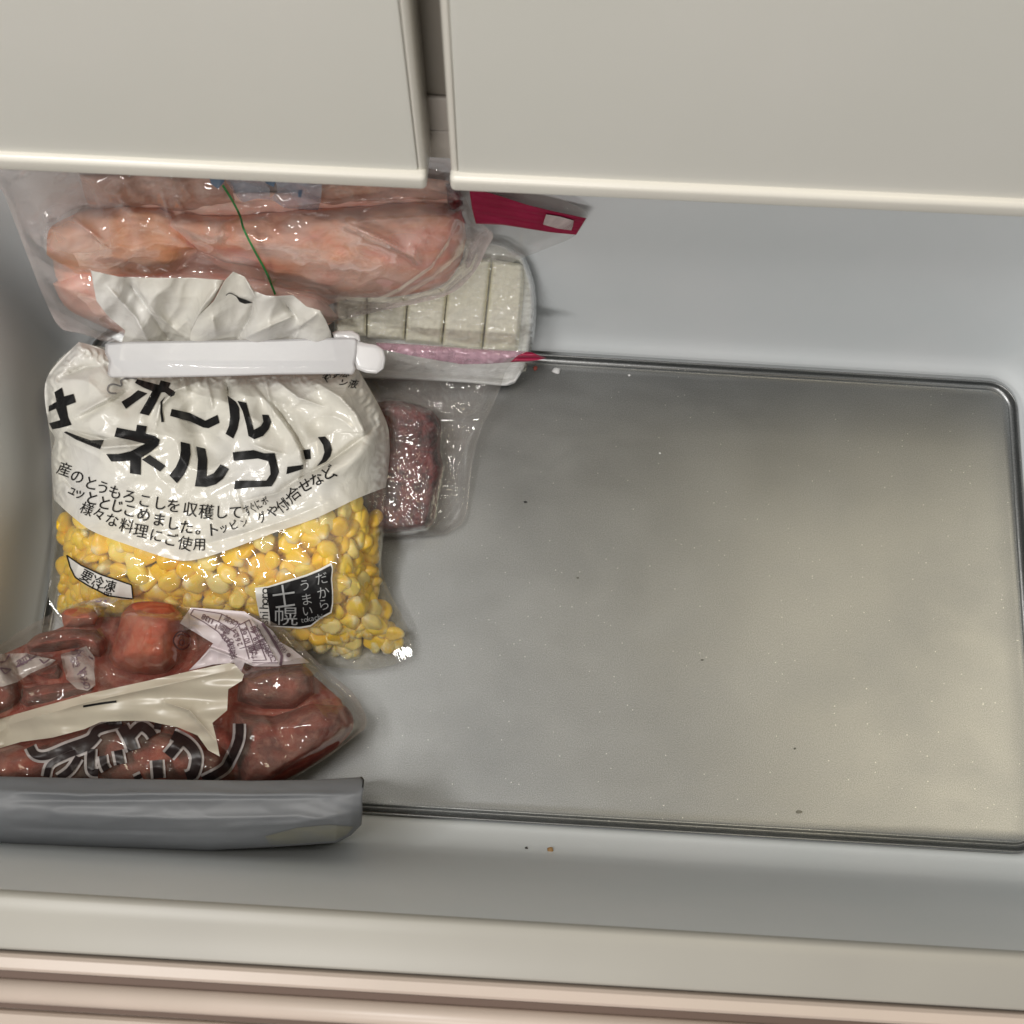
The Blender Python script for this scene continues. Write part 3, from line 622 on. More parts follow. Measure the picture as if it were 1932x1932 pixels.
# ruffled top of the bag sticking up behind the clip
def Zflap(px, py):
    b = lerp_pts(py, [(505, .176), (560, .158), (620, .130), (642, .117), (655, .108), (690, .098)])
    z = b+0.0036*np.sin(px/17.0+py/60)+0.0022*ridged(px/46+py/80, py/75, 21)+.0004*ridged(px/24, py/34, 22)
    return z
flap_cr1 = [(c1([(640, 640), (760, 800), (880, 980)]), 14, -0.010, 'r'), (c1([(560, 700), (700, 850), (780, 1000)]), 12, 0.008, 'r'), (c1([(720, 700), (800, 830), (960, 960)]), 12, 0.007, 'r'),
            (c1([(840, 720), (880, 880), (900, 990)]), 16, -0.005, 'b'), (c1([(1150, 680), (1050, 800), (985, 930)]), 10, 0.006, 'r')]
def Zf1(px, py): return Zflap(px, py)+1.35*creases(px, py, flap_cr1)
flap_cr2 = [(c1([(1320, 760), (1290, 860), (1230, 970)]), 7, -0.008, 'r'), (c1([(1540, 840), (1400, 900), (1250, 970)]), 9, 0.007, 'r'), (c1([(1100, 850), (1120, 940)]), 7, 0.005, 'r'),
            (c1([(1650, 830), (1560, 900), (1520, 980)]), 9, 0.007, 'r'), (c1([(1600, 880), (1500, 960)]), 8, -0.006, 'r'), (c1([(1270, 650), (1330, 760)]), 7, 0.006, 'r'), (c1([(1450, 750), (1540, 860)]), 8, -0.006, 'r')]
def Zf2(px, py): return Zflap(px, py)+0.006+1.35*creases(px, py, flap_cr2)
poly = c1([(470, 612), (620, 645), (800, 650), (1000, 650), (1165, 662), (1120, 740), (1060, 830), (1010, 930), (1000, 1080), (800, 1080), (620, 1080), (632, 985), (650, 925), (560, 850), (500, 770), (485, 690)])
closed('bag_top', poly, (0, 4, 8, 10), Zf1, lambda x, y: Zf1(x, y)-0.0012, 90, 70, M['white_film'], bag, sm=False)
poly = c1([(1165, 665), (1210, 618), (1270, 645), (1320, 720), (1380, 742), (1430, 745), (1520, 740), (1590, 800), (1660, 820), (1690, 870), (1715, 930), (1745, 1080), (1400, 1080), (980, 1080), (985, 940), (1030, 850), (1110, 770)])
closed('bag_top', poly, (0, 8, 11, 13), Zf2, lambda x, y: Zf2(x, y)-0.0012, 100, 70, M['white_film'], bag, sm=False)
D = Decal(); D.poly(c1([(1225, 748), (1262, 760), (1312, 780), (1270, 786), (1243, 776)])); D.stroke(c1([(1172, 742), (1185, 730), (1205, 733), (1235, 752)]), 1.6)
D.build('bag_top_print', Zf2, M['black_ink'], bag, 0.001)

# clip
CZ = 0.119
clip = thing('bag_clip', 'translucent white plastic bar clip pinching the corn bag shut', 'bag clip', P(440, 675, CZ))
def Zclip(px, py): return CZ+0*px+lerp_pts(py, [(630, .009), (712, 0.0)])
bar = c2([(355, 395), (470, 385), (800, 380), (1200, 375), (1480, 365), (1590, 365), (1603, 380), (1600, 450), (1590, 500), (1598, 520), (1580, 548), (1540, 545), (1200, 548), (900, 557), (600, 563), (380, 562), (365, 545), (372, 480), (352, 440)])
closed('clip_bar', bar, (0, 6, 10, 15), lambda x, y: Zclip(x, y)+0.0003, lambda x, y: Zclip(x, y)-0.0002, 80, 16, M['clip'], clip, sm=False)
tabp = c2([(1480, 340), (1500, 330), (1580, 330), (1615, 350), (1622, 390), (1700, 400), (1735, 425), (1745, 470), (1735, 520), (1700, 543), (1650, 540), (1600, 520), (1585, 470), (1580, 400), (1540, 372), (1490, 370)])
closed('clip_tab', tabp, (0, 3, 9, 13), lambda x, y: Zclip(x, y)-0.0015+0.001*pill(np.maximum(poly_sdf(x, y, tabp), 0), 6, .6), lambda x, y: Zclip(x, y)-0.0028, 26, 22, M['clip_tab'], clip, sm=False)

# kernels --------------------------------------------------------------
def kernel_mesh(seed):
    r = random.Random(seed); bm = bmesh.new(); bmesh.ops.create_icosphere(bm, subdivisions=3, radius=1.0)
    wv = r.uniform(.85, 1.05); fl = r.uniform(.5, .68)
    for v in bm.verts:
        x, y, z = v.co
        sg = lambda a, p: math.copysign(abs(a)**p, a)
        x = sg(x, .74); z = sg(z, .75)
        tp = 1.0-0.42*max(0, -y)
        n = 1+0.10*mnoise.noise(Vector((x*1.6+seed*3, y*1.6, z*1.6)))
        dent = -0.14*math.exp(-((x/.5)**2+((y-.35)/.5)**2)) if z > 0 else 0
        v.co = Vector((x*.0050*wv*tp*n, y*.0060*n, (z*fl*(1-.25*max(0, -y))+dent)*.0050*n))
    bm.verts.index_update(); V = [v.co[:] for v in bm.verts]; F = [[v.index for v in f.verts] for f in bm.faces]; bm.free()
    me = bpy.data.meshes.new('corn_kernel'); me.from_pydata(V, [], F); me.update(); me.polygons.foreach_set('use_smooth', [True]*len(F)); me.materials.append(M['corn'])
    return me
KM = [kernel_mesh(i) for i in range(9)]
area = [(p[0], p[1]+1) for p in vb]+[(722, 1000), (712, 1070), (722, 1115), (755, 1180), (764, 1215), (735, 1238), (670, 1244), (560, 1236), (400, 1226), (240, 1212), (150, 1190), (106, 1150), (104, 1100), (108, 1000)]
def visible_mask(x, y):   # behind the red bag in front
    return True
pts = []; tries = 0
cand = np.stack([rng.uniform(90, 785, 60000), rng.uniform(900, 1262, 60000)], 1)
sd = poly_sdf(cand[:, 0], cand[:, 1], area); cand = cand[(sd > 9) & (poly_sdf(cand[:, 0], cand[:, 1], corn_out) > 15)]
redtop = [(0, 1217), (107, 1160), (246, 1142), (400, 1155), (472, 1162), (528, 1186), (591, 1246), (700, 1400)]
cell = {}
for x, y in cand:
    if y > np.interp(x, [p[0] for p in redtop], [p[1] for p in redtop])+28: continue
    k = (int(x//28), int(y//28)); ok = True
    for i in (-1, 0, 1):
        for j in (-1, 0, 1):
            for q in cell.get((k[0]+i, k[1]+j), ()):
                if (q[0]-x)**2+(q[1]-y)**2 < 28.0**2: ok = False
    if ok: cell.setdefault(k, []).append((x, y)); pts.append((x, y))
print('kernels', len(pts)); pts = pts[:300]
PA = np.array(pts); zz = Hcorn(PA[:, 0], PA[:, 1]); dS = np.maximum(poly_sdf(PA[:, 0], PA[:, 1], corn_out), 0)
# film normal estimate
for (x, y), z, ds in zip(pts, zz, dS):
    e = 12; zx = float(Hcorn(np.array([x+e]), np.array([y]))[0]); zy = float(Hcorn(np.array([x]), np.array([y+e]))[0])
    p0 = P(x, y, z); nrm = np.cross(P(x+e, y, zx)-p0, P(x, y+e, zy)-p0); nrm = Vector(nrm); nrm = nrm if nrm.z > 0 else -nrm; nrm.normalize()
    me = random.choice(KM); o = bpy.data.objects.new('corn_kernel', me); col.objects.link(o)
    tilt = random.choice([0.25, 0.4, 0.9]); nn = (nrm+Vector((random.gauss(0, tilt), random.gauss(0, tilt), random.gauss(0, tilt*.5)))).normalized()
    o.rotation_mode = 'QUATERNION'; o.rotation_quaternion = nn.to_track_quat('Z', 'Y') @ Matrix.Rotation(random.uniform(0, 6.28), 3, 'Z').to_quaternion()
    sc = random.uniform(1.15, 1.55); o.scale = (sc, sc, sc)
    q = Vector(p0)-nrm*(.0064*sc+random.uniform(.0004, .0022)); q.z = max(q.z, .003); o.location = q
    tag(o, 'small yellow frozen corn kernel behind the clear film of the corn bag', 'corn kernel', 'corn kernels packed in the corn bag')
# the deeper kernels nobody can count
Vs = []; Fs = []; base = KM[0]; bv = np.array([v.co[:] for v in base.vertices]); bf = [list(p.vertices) for p in base.polygons]
cand2 = cand[poly_sdf(cand[:, 0], cand[:, 1], area) > 16]; c2nd = cand2[rng.permutation(len(cand2))[:420]]
z2 = Hcorn(c2nd[:, 0], c2nd[:, 1])
for (x, y), z in zip(c2nd, z2):
    a = rng.uniform(0, 6.28, 3); R = np.array((Matrix.Rotation(a[0], 3, 'X') @ Matrix.Rotation(a[1], 3, 'Y') @ Matrix.Rotation(a[2], 3, 'Z')))
    v = 1.45*bv @ R.T + (P(x, y, max(z-rng.uniform(.019, .025), .004))[None]); n0 = len(Vs)*len(bv)
    Vs.append(v); Fs += [[i+n0 for i in f] for f in bf]
o = obj('corn_heap', np.vstack(Vs), Fs, M['corn'], None, True, P(410, 1080, 0)); o['kind'] = 'stuff'
tag(o, 'deeper layer of yellow corn kernels seen between the front ones', 'corn heap')

# ================================================================== SALMON COLOURED MEAT BAG
def Bs(px, py): return lerp_pts(py, [(280, .222), (330, .208), (470, .150), (560, .104), (650, .052)])
s_out = [(-60, 290), (200, 270), (500, 275), (846, 300), (868, 350), (896, 410), (930, 441), (918, 470), (896, 512), (852, 553), (765, 577), (694, 582), (600, 615), (500, 650), (300, 655), (189, 642), (153, 629), (113, 618), (84, 564), (55, 491), (33, 433), (0, 353), (-40, 320)]
pieces = [
    ([(100, 470), (130, 420), (220, 390), (400, 365), (650, 365), (830, 370), (860, 400), (862, 470), (820, 520), (730, 550), (620, 575), (560, 620), (300, 630), (200, 600), (140, 570), (105, 520)], .014, 70, 'salmon_pale', 'pale frozen meat lying flat behind the thicker fillets in the milky bag'),
 # outline, bulge, W, name label mat
    ([(88, 480), (95, 430), (150, 400), (230, 388), (300, 392), (350, 420), (380, 470), (330, 520), (230, 530), (140, 520)], .030, 60, 'salmon', 'orange frozen fillet at the left end of the milky bag'),
    ([(298, 420), (340, 400), (430, 405), (560, 395), (700, 385), (800, 380), (866, 400), (880, 450), (866, 500), (830, 540), (740, 560), (620, 560), (520, 545), (420, 500), (340, 460)], .040, 80, 'salmon_red', 'largest orange pink frozen fillet across the middle and right of the milky bag'),
    ([(100, 535), (150, 510), (250, 515), (400, 515), (520, 530), (600, 560), (640, 600), (560, 640), (400, 645), (250, 640), (180, 610), (125, 580)], .030, 60, 'salmon_pale', 'pale pink frozen fillet at the bottom of the milky bag behind the white bag top'),
    ([(150, 330), (300, 325), (420, 335), (450, 380), (400, 410), (280, 398), (180, 400)], .014, 40, 'shaded_meat', 'pink frozen meat atop the milky bag, coloured as shaded under the left door'),
    ([(560, 345), (700, 335), (840, 340), (862, 372), (800, 384), (680, 392), (580, 392)], .012, 30, 'shaded_meat', 'strip of frozen meat, coloured as shaded, under the right end of the left door')]
def lumps(px, py, pcs):
    L = np.zeros(np.shape(px))
    for pc in pcs:
        L = np.maximum(L, pc[1]*pill(np.maximum(poly_sdf(px, py, pc[0])+14, 0), pc[2], .7))
    return L
s_cr = [(c1([(100, 400), (165, 450), (225, 500), (250, 340)]), 9, .006, 'r'), (c1([(565, 215), (620, 215), (640, 160)]), 7, .005, 'r'), (c1([(600, 230), (700, 300)]), 7, .005, 'r'),
        (c1([(830, 180), (860, 280), (920, 400)]), 7, .005, 'r'), (c1([(940, 150), (1000, 260)]), 8, .004, 'r'), (c1([(905, 230), (960, 310)]), 6, .004, 'r'),
        (c7([(900, 290), (600, 310), (300, 335), (270, 348), (400, 410), (520, 460), (660, 540), (720, 590)]), 10, .008, 'r'),
        (c7([(960, 330), (900, 480), (800, 620), (600, 760), (400, 860)]), 9, .005, 's'), (c7([(1090, 480), (1040, 620), (900, 740), (700, 830)]), 7, .005, 'r'), (c7([(1060, 400), (980, 560), (820, 700), (640, 800)]), 6, -.004, 'r'),
        (c7([(1150, 430), (1100, 560), (1000, 690)]), 6, .004, 'r'), (c1([(0, 180), (100, 100), (160, 60)]), 8, .003, 'r'), (c1([(330, 310), (480, 420), (560, 490)]), 8, .005, 'r'), (c1([(100, 560), (200, 700), (350, 830), (560, 930)]), 12, -.004, 'r'),
        (c1([(820, 390), (980, 480), (1150, 560), (1350, 600)]), 9, .006, 'r'), (c1([(1140, 340), (1160, 410), (1120, 450)]), 6, .005, 'r'),
        (c1([(110, 400), (170, 420), (240, 440)]), 13, .006, 'b'), (c1([(240, 330), (235, 420), (225, 490)]), 10, .005, 'b'), (c1([(600, 200), (640, 280), (700, 320)]), 10, .005, 'b'), (c1([(1130, 400), (1160, 420), (1150, 450)]), 9, .005, 'b'),
        (c7([(680, 480), (700, 540), (730, 600)]), 9, .006, 'b'), (c7([(300, 345), (450, 430), (620, 510)]), 7, .004, 'b'), (c7([(750, 390), (780, 470)]), 8, .004, 'b')]
def Hs(px, py):
    d = np.maximum(poly_sdf(px, py, s_out), 0)
    k = smooth(0, 25, d)
    z = Bs(px, py)+0.010*pill(d, 60, .6)
    L = Bs(px, py)+0.004+lumps(px, py, pieces)*1.0
    z = np.maximum(z, L)+0.0
    z = z+k*(1.5*creases(px, py, s_cr)+0.0022*ridged(px/90, py/45, 31)+0.0008*ridged(px/40, py/34, 33))
    return z
sb = thing('meat_bag', 'milky clear plastic bag of orange pink frozen fillets standing against the drawer back', 'food bag', P(450, 640, 0.03))
G = coons(*split4(s_out, (0, 3, 11, 15)), 230, 130)
sheet('bag_film', G[:, 0], G[:, 1], Hs, 230, 130, M['salmon_film'], sb)
G = coons(*split4(s_out, (0, 3, 11, 15)), 30, 20)
sheet('back_film', G[:, 0], G[:, 1], lambda x, y: Bs(x, y)-0.004*smooth(0, 20, poly_sdf(x, y, s_out)), 30, 20, M['salmon_film'], sb)
for i, (pl, b, W, mt, lb) in enumerate(pieces):
    n = len(pl); cs = (0, n//4, n//2, 3*n//4)
    zt = lambda x, y, pl=pl, b=b, W=W, i=i: Bs(x, y)+(b-.006)*pill(np.maximum(poly_sdf(x, y, pl), 0), W, .6)+0.0036*perlin(x/60, y/34, 40+i)+0.0012*perlin(x/20, y/14, 60+i)
    o = closed('meat_piece', pl, cs, zt, lambda x, y: Bs(x, y)-0.001-0.0005*i, 60, 40, M[mt], None, origin=P(sum(p[0] for p in pl)/n, sum(p[1] for p in pl)/n, .10))
    tag(o, lb, 'frozen meat')
D = Decal(); D.stroke(c1([(1155, 170), (1205, 250), (1245, 330), (1265, 400), (1320, 510), (1380, 620), (1428, 738)]), 4.0, True)
D.build('green_seam', Hs, M['green'], sb, 0.0015)
D = Decal(); D.poly(c1([(1085, 128), (1160, 128), (1165, 150), (1130, 190), (1095, 165)])); D.build('blue_print', Hs, M['blue_ink'], sb, 0.0012)
D = Decal(); D.poly(c1([(1370, 145), (1430, 150), (1420, 180), (1385, 165)])); D.poly(c1([(1548, 195), (1570, 195), (1560, 235), (1545, 230)]))
D.build('blue_print', Hs, M['blue_ink'], sb, 0.0012)
D = Decal(); D.poly(c1([(1165, 140), (1370, 150), (1400, 190), (1400, 245), (1330, 240), (1260, 260), (1235, 240)])); D.poly(c1([(1430, 150), (1670, 165), (1665, 250), (1650, 300), (1480, 290), (1400, 240), (1440, 200)]))
D.build('pale_print', Hs, film('pale_blue_print', haze=.45, hcol=(.42, .46, .54), bump=.2), sb, 0.0009)

# ================================================================== PALE BLOCKS ON FOAM TRAY
def Bt(px, py): return lerp_pts(py, [(440, .138), (475, .126), (560, .086), (650, .043), (727, .008)])
ft = thing('foam_tray', 'white foam tray wrapped in shiny film, leaning in the back of the drawer', 'food tray', P(830, 700, 0.0))
t_out = [(640, 450), (780, 445), (900, 452), (950, 462), (985, 485), (1003, 530), (1008, 580), (1003, 635), (990, 690), (972, 722), (950, 728), (880, 722), (760, 716), (650, 712), (632, 640), (632, 540)]
closed('tray_body', t_out, (0, 4, 9, 13), lambda x, y: Bt(x, y)+0.012*(1-smooth(0, 13, np.maximum(poly_sdf(x, y, t_out), 0)))*smooth(-1, 3, poly_sdf(x, y, t_out))+0.001, lambda x, y: Bt(x, y)-0.002, 70, 60, M['foam'], ft)
blocks = [c7([(190, 780), (396, 770), (392, 1060), (190, 1060)]), c7([(398, 740), (660, 700), (632, 1085), (394, 1068)]), c7([(663, 660), (920, 640), (866, 1118), (635, 1098)]), c7([(923, 590), (1184, 560), (1122, 1160), (869, 1130)]), c7([(1189, 570), (1392, 600), (1385, 800), (1350, 1160), (1127, 1160)])]
blab = ['brownish cream frozen block half hidden beside the clip tab, leftmost of its row', 'pale cream frozen block second from the left of the wrapped row', 'pale cream frozen block in the middle of the wrapped row on the foam tray', 'pale cream frozen block fourth from the left on the foam tray', 'pale cream frozen block at the right end of the wrapped row']
def blocktop(px, py):
    L = np.zeros(np.shape(px))
    for i, b in enumerate(blocks): L = np.maximum(L, (.013)*pill(np.maximum(poly_sdf(px, py, b), 0), 9, .6))
    return L
for i, b in enumerate(blocks):
    bb = []
    for k in range(len(b)):
        a, c = b[k], b[(k+1) % len(b)]; bb += [(a[0]+(c[0]-a[0])*t, a[1]+(c[1]-a[1])*t) for t in (.015, .3, .7, .985)]
    n = len(bb); h = .013
    o = closed('frozen_block', bb, (0, 4, 8, 12) if len(b) == 4 else (0, 4, 11, 16), lambda x, y, bb=bb, h=h: Bt(x, y)+.002+h*pill(np.maximum(poly_sdf(x, y, bb), 0), 8, .5)+.0006*perlin(x/8, y/8, 50+i), lambda x, y: Bt(x, y)+.0015, 34, 44, M['cream_block'], None, origin=P(sum(p[0] for p in bb)/n, sum(p[1] for p in bb)/n, .09), sm=False)
    tag(o, blab[i], 'frozen food')
w_out = [(636, 446), (780, 440), (900, 446), (955, 457), (990, 483), (1007, 530), (1012, 580), (1007, 640), (992, 700), (940, 716), (760, 706), (640, 700), (630, 640), (630, 540)]
def Hw(px, py):
    d = np.maximum(poly_sdf(px, py, w_out), 0); x = px; y = py
    z = Bt(px, py)+.003+.016*pill(d, 30, .5)
    z = np.maximum(z, Bt(px, py)+.004+blocktop(px, py)+.001)
    return z+smooth(0, 12, d)*(.0024*ridged(px/34+py/60, py/12, 61)+.0007*ridged(px/14, py/16, 62))
G = coons(*split4(w_out, (0, 4, 8, 11)), 130, 110); sheet('wrap_film', G[:, 0], G[:, 1], Hw, 130, 110, M['wrap'], ft)

# ================================================================== ZIP BAG AT THE BACK (magenta zip)
def Bz(px, py): return lerp_pts(py, [(340, .205), (400, .180), (460, .154), (520, .126)])
zb = thing('zip_bag', 'clear zip bag with deep magenta zip and pale slider against the back wall', 'zip bag', P(980, 440, .18))
z_out = [(840, 335), (900, 330), (990, 345), (1108, 398), (1108, 412), (1087, 443), (1066, 455), (998, 482), (940, 500), (890, 480), (850, 420)]
closed('bag_film', z_out, (0, 3, 6, 9), lambda x, y: Bz(x, y)+.004*pill(np.maximum(poly_sdf(x, y, z_out), 0), 30, .6)+.0015*ridged(x/30, y/25, 71), lambda x, y: Bz(x, y)-.001, 40, 30, M['zip_film'], zb)
zp = c7([(1040, 110), (1240, 170), (1400, 222), (1560, 262), (1785, 310), (1760, 350), (1720, 415), (1560, 400), (1400, 375), (1250, 352), (1085, 345), (1060, 250)])
closed('zip_strip', zp, (0, 4, 6, 10), lambda x, y: Bz(x, y)+.0085+.0003*np.sin((y-.18*x)/2.6), lambda x, y: Bz(x, y)+.0065, 60, 20, M['zip_pink'], zb, sm=False)
sl = c7([(1530, 285), (1620, 300), (1705, 325), (1700, 360), (1690, 388), (1600, 375), (1510, 350), (1520, 315)])
closed('zip_slider', sl, (0, 2, 4, 6), lambda x, y: Bz(x, y)+.0105, lambda x, y: Bz(x, y)+.0090, 14, 10, film('slider_plastic', haze=.7, hcol=(.66, .56, .55), bump=.1), zb, sm=False)
pl = c7([(895, 100), (960, 95), (1000, 170), (1002, 230), (970, 262), (925, 255), (905, 200)])
o = closed('meat_piece', pl, (0, 2, 4, 6), lambda x, y: Bz(x, y)+.002+.010*pill(np.maximum(poly_sdf(x, y, pl), 0), 14, .6)+.0014*perlin(x/7, y/7, 73), lambda x, y: Bz(x, y)+.0012, 24, 24, M['dark_meat'], None, origin=P(858, 370, .21))
tag(o, 'small dark red frozen meat piece below the door gap beside the magenta zip', 'frozen meat')

# ================================================================== ZIP BAG WITH DARK MINCE
def Bm(px, py): return lerp_pts(py, [(630, .092), (664, .078), (720, .040), (800, .016), (1012, .004)])
mb = thing('zip_bag', 'clear zip bag with pale pink zip holding dark mince, right of the corn bag', 'zip bag', P(820, 860, 0))
m_out = [(640, 640), (709, 645), (850, 652), (990, 662), (1012, 668), (1004, 684), (961, 690), (943, 734), (925, 775), (906, 813), (890, 880), (879, 972), (862, 996), (837, 1008), (790, 1013), (740, 1012), (690, 1005), (660, 900), (650, 760), (630, 690)]
mince = [[(680, 780), (705, 760), (745, 756), (788, 764), (816, 776), (832, 800), (830, 850), (836, 880), (826, 930), (820, 978), (806, 996), (770, 1002), (716, 1006), (680, 990), (672, 900)], .032, 22]
m_cr = [(c8([(420, 540), (560, 560), (650, 600), (710, 670)]), 5, .006, 'r'), (c8([(710, 670), (760, 790), (750, 930), (720, 1010)]), 5, .005, 'r'), (c8([(720, 790), (680, 880), (660, 940)]), 4, .004, 'r'), (c8([(580, 920), (640, 980), (720, 1010)]), 4, .004, 'r'),
        (c8([(1340, 290), (1270, 470), (1130, 780), (1030, 900), (960, 1050), (980, 1300)]), 8, .004, 'r'), (c8([(820, 1450), (900, 1380), (960, 1300)]), 5, .004, 'r'), (c8([(700, 260), (760, 330), (850, 480)]), 8, .003, 'r'),
        (c8([(1050, 460), (1150, 540), (1190, 600)]), 7, .004, 'r'), (c8([(960, 700), (1080, 650)]), 7, .004, 'r'), (c8([(460, 1515), (650, 1525), (860, 1505)]), 4, .003, 'r')]
def Hm(px, py):
    d = np.maximum(poly_sdf(px, py, m_out), 0); k = smooth(0, 18, d)
    z = Bm(px, py)+.012*pill(d, 40, .6)
    L = Bm(px, py)+.003+mince[1]*pill(np.maximum(poly_sdf(px, py, mince[0])+6, 0), mince[2]+6, .6)
    z = np.maximum(z, L)
    return z+k*(1.4*creases(px, py, m_cr)+.0018*ridged(px/40, py/50, 81)+.0012*ridged(px/18, py/15, 83))
G = coons(*split4(m_out, (0, 4, 13, 16)), 110, 120); sheet('bag_film', G[:, 0], G[:, 1], Hm, 110, 120, M['zip_film'], mb)
G = coons(*split4(m_out, (0, 4, 13, 16)), 24, 24); sheet('back_film', G[:, 0], G[:, 1], lambda x, y: Bm(x, y)-.002*smooth(0, 10, poly_sdf(x, y, m_out)), 24, 24, M['zip_film'], mb)
zs = c8([(385, 148), (700, 165), (1100, 195), (1452, 212), (1420, 235), (1350, 290), (1200, 300), (1000, 305), (850, 280), (600, 235), (400, 190)])
closed('zip_strip', zs, (0, 3, 5, 9), lambda x, y: Hm(x, y)+.0020, lambda x, y: Hm(x, y)+.0012, 70, 12, M['zip_pale'], mb, sm=False)
ze = c8([(1345, 290), (1400, 240), (1460, 214), (1500, 218), (1545, 240), (1605, 258), (1570, 268), (1540, 275), (1450, 286)])
closed('zip_end', ze, (0, 2, 5, 7), lambda x, y: Bm(x, y)+.020+.001*np.sin(y/1.5), lambda x, y: Bm(x, y)+.018, 26, 10, M['zip_pink'], mb, sm=False)
pl, b, W = mince; n = len(pl)
o = closed('minced_meat', pl, (1, 4, 8, 11), lambda x, y: Bm(x, y)+(b-.004)*pill(np.maximum(poly_sdf(x, y, pl), 0), W, .6)+.0034*perlin(x/26, y/30, 91)+.0022*perlin(x/7, y/7, 92), lambda x, y: Bm(x, y)-.0005, 50, 80, M['dark_meat'], None, origin=P(765, 880, .01))
tag(o, 'dark red frozen mince wrapped in cling film inside the pale pink zip bag', 'frozen meat')
pw = c8([(395, 590), (430, 535), (560, 545), (660, 600), (730, 680), (775, 800), (790, 1000), (830, 1190), (800, 1400), (870, 1460), (880, 1520), (600, 1540), (400, 1530), (380, 1000)])
def Hpw(x, y): return np.minimum(Hm(x, y)-.0006, Bm(x, y)+(b-.0015)*pill(np.maximum(poly_sdf(x, y, pw), 0), W, .6)+.0008*ridged(x/22, y/18, 95))
G = coons(*split4(pw, (1, 4, 10, 12)), 60, 90); wf = sheet('cling_film', G[:, 0], G[:, 1], Hpw, 60, 90, film('mince_wrap', haze=.03, hcol=(.6, .5, .5), bump=.10, bscale=30, gloss=.8, rough=.05), mb)

# ================================================================== RED BAG IN THE FRONT LEFT CORNER
def Br(px, py): return lerp_pts(py, [(1120, .058), (1200, .050), (1350, .034), (1500, .020)])
r_out = [(-60, 1250), (0, 1217), (40, 1189), (107, 1154), (175, 1131), (246, 1136), (357, 1146), (430, 1151), (472, 1157), (528, 1181), (560, 1210), (591, 1241), (630, 1276), (667, 1308), (688, 1345), (690, 1372), (650, 1402), (619, 1423), (575, 1446), (528, 1475), (500, 1500), (300, 1510), (100, 1510), (-60, 1505), (-70, 1380)]
rp = [
    (c4([(-100, 420), (70, 350), (280, 250), (450, 200), (890, 190), (1140, 220), (1270, 280), (1440, 430), (1620, 590), (1650, 710), (1520, 825), (1300, 945), (1000, 980), (500, 1000), (0, 990), (-120, 900)]), .014, 60, 'red_meat', 'dark red mass of frozen meat at the bottom of the printed bag'),
    (c11([(700, 240), (760, 190), (900, 165), (1060, 190), (1120, 280), (1080, 370), (900, 400), (740, 390)]), .034, 24, 'red_meat_bright', 'bright red frozen piece just under the small white print atop the red bag'),
    (c11([(1390, 240), (1520, 120), (1750, 100), (1950, 130), (2080, 260), (2110, 420), (2080, 700), (2020, 830), (1900, 930), (1700, 960), (1500, 940), (1300, 860), (1220, 740), (1290, 540), (1350, 380)]), .052, 60, 'red_meat_bright', 'largest orange red frozen piece, carrying the window shaped glint near the lilac label'),
    (c11([(300, 590), (420, 480), (620, 430), (860, 410), (1100, 420), (1220, 520), (1220, 660), (1150, 760), (1050, 730), (900, 640), (600, 690), (330, 690)]), .036, 34, 'red_meat', 'frosted dark red frozen piece left of the largest one in the red bag'),
    (c11([(360, 930), (500, 860), (680, 780), (720, 900), (690, 1010), (560, 1010), (420, 960)]), .024, 22, 'red_meat', 'small deep red frozen piece showing as a triangle beside the crumpled white print'),
    (c11([(-250, 700), (0, 720), (100, 900), (220, 1050), (260, 1200), (150, 1330), (0, 1400), (-250, 1450)]), .034, 36, 'red_meat', 'dull red frozen piece at the left photo edge, above the cream band'),
    (c11([(240, 1080), (500, 1030), (900, 1000), (1080, 1050), (1060, 1150), (700, 1240), (300, 1330), (200, 1250)]), .028, 30, 'red_meat', 'brownish red frozen piece along the upper edge of the cream printed band'),
    (c4([(1130, 470), (1250, 440), (1440, 425), (1490, 470), (1500, 560), (1400, 640), (1250, 640), (1120, 600)]), .040, 40, 'red_meat', 'dark red frozen piece directly below the lilac label in the red bag'),
    (c4([(1110, 640), (1300, 660), (1480, 600), (1640, 620), (1680, 720), (1600, 820), (1450, 920), (1300, 1000), (1150, 1000), (1100, 840)]), .040, 50, 'red_meat', 'broad red brown frozen piece at the right end of the red bag'),
    (c4([(0, 830), (200, 770), (450, 720), (700, 720), (960, 780), (1080, 860), (1060, 980), (700, 1020), (300, 1020), (0, 1020), (-100, 930)]), .038, 46, 'red_meat', 'long dark red frozen piece under the large outlined letters by the grey roll')]
r_cr = [(c11([(1700, 360), (1690, 480), (1650, 600), (1600, 680)]), 7, .005, 'r'), (c11([(1400, 800), (1560, 850), (1660, 840)]), 10, .004, 'r'), (c11([(1100, 230), (1300, 320)]), 6, .004, 'r'), (c11([(0, 700), (300, 580), (700, 440), (1000, 400)]), 7, .004, 'r'),
        (c11([(360, 920), (640, 780), (700, 900), (690, 1010)]), 6, .005, 's'), (c11([(980, 610), (1080, 740), (1090, 1050)]), 7, .005, 'r'), (c4([(1180, 180), (1330, 430)]), 8, .005, 'r'), (c4([(900, 440), (1000, 340), (1160, 400)]), 7, .004, 's'),
        (c4([(0, 680), (420, 560), (1090, 415)]), 8, .007, 'r'), (c4([(400, 700), (560, 690), (850, 720), (1000, 800)]), 9, .006, 'r'), (c4([(1480, 590), (1560, 700), (1500, 860)]), 8, .005, 'r'), (c4([(1560, 560), (1640, 700), (1640, 780)]), 7, -.004, 'r'),
        (c4([(1330, 970), (1440, 900), (1560, 850), (1730, 730)]), 6, .004, 'r'), (c4([(1080, 540), (1080, 640), (1010, 700), (1040, 860)]), 6, .004, 's'), (c4([(1150, 540), (1280, 700), (1350, 900)]), 8, .004, 'r')]
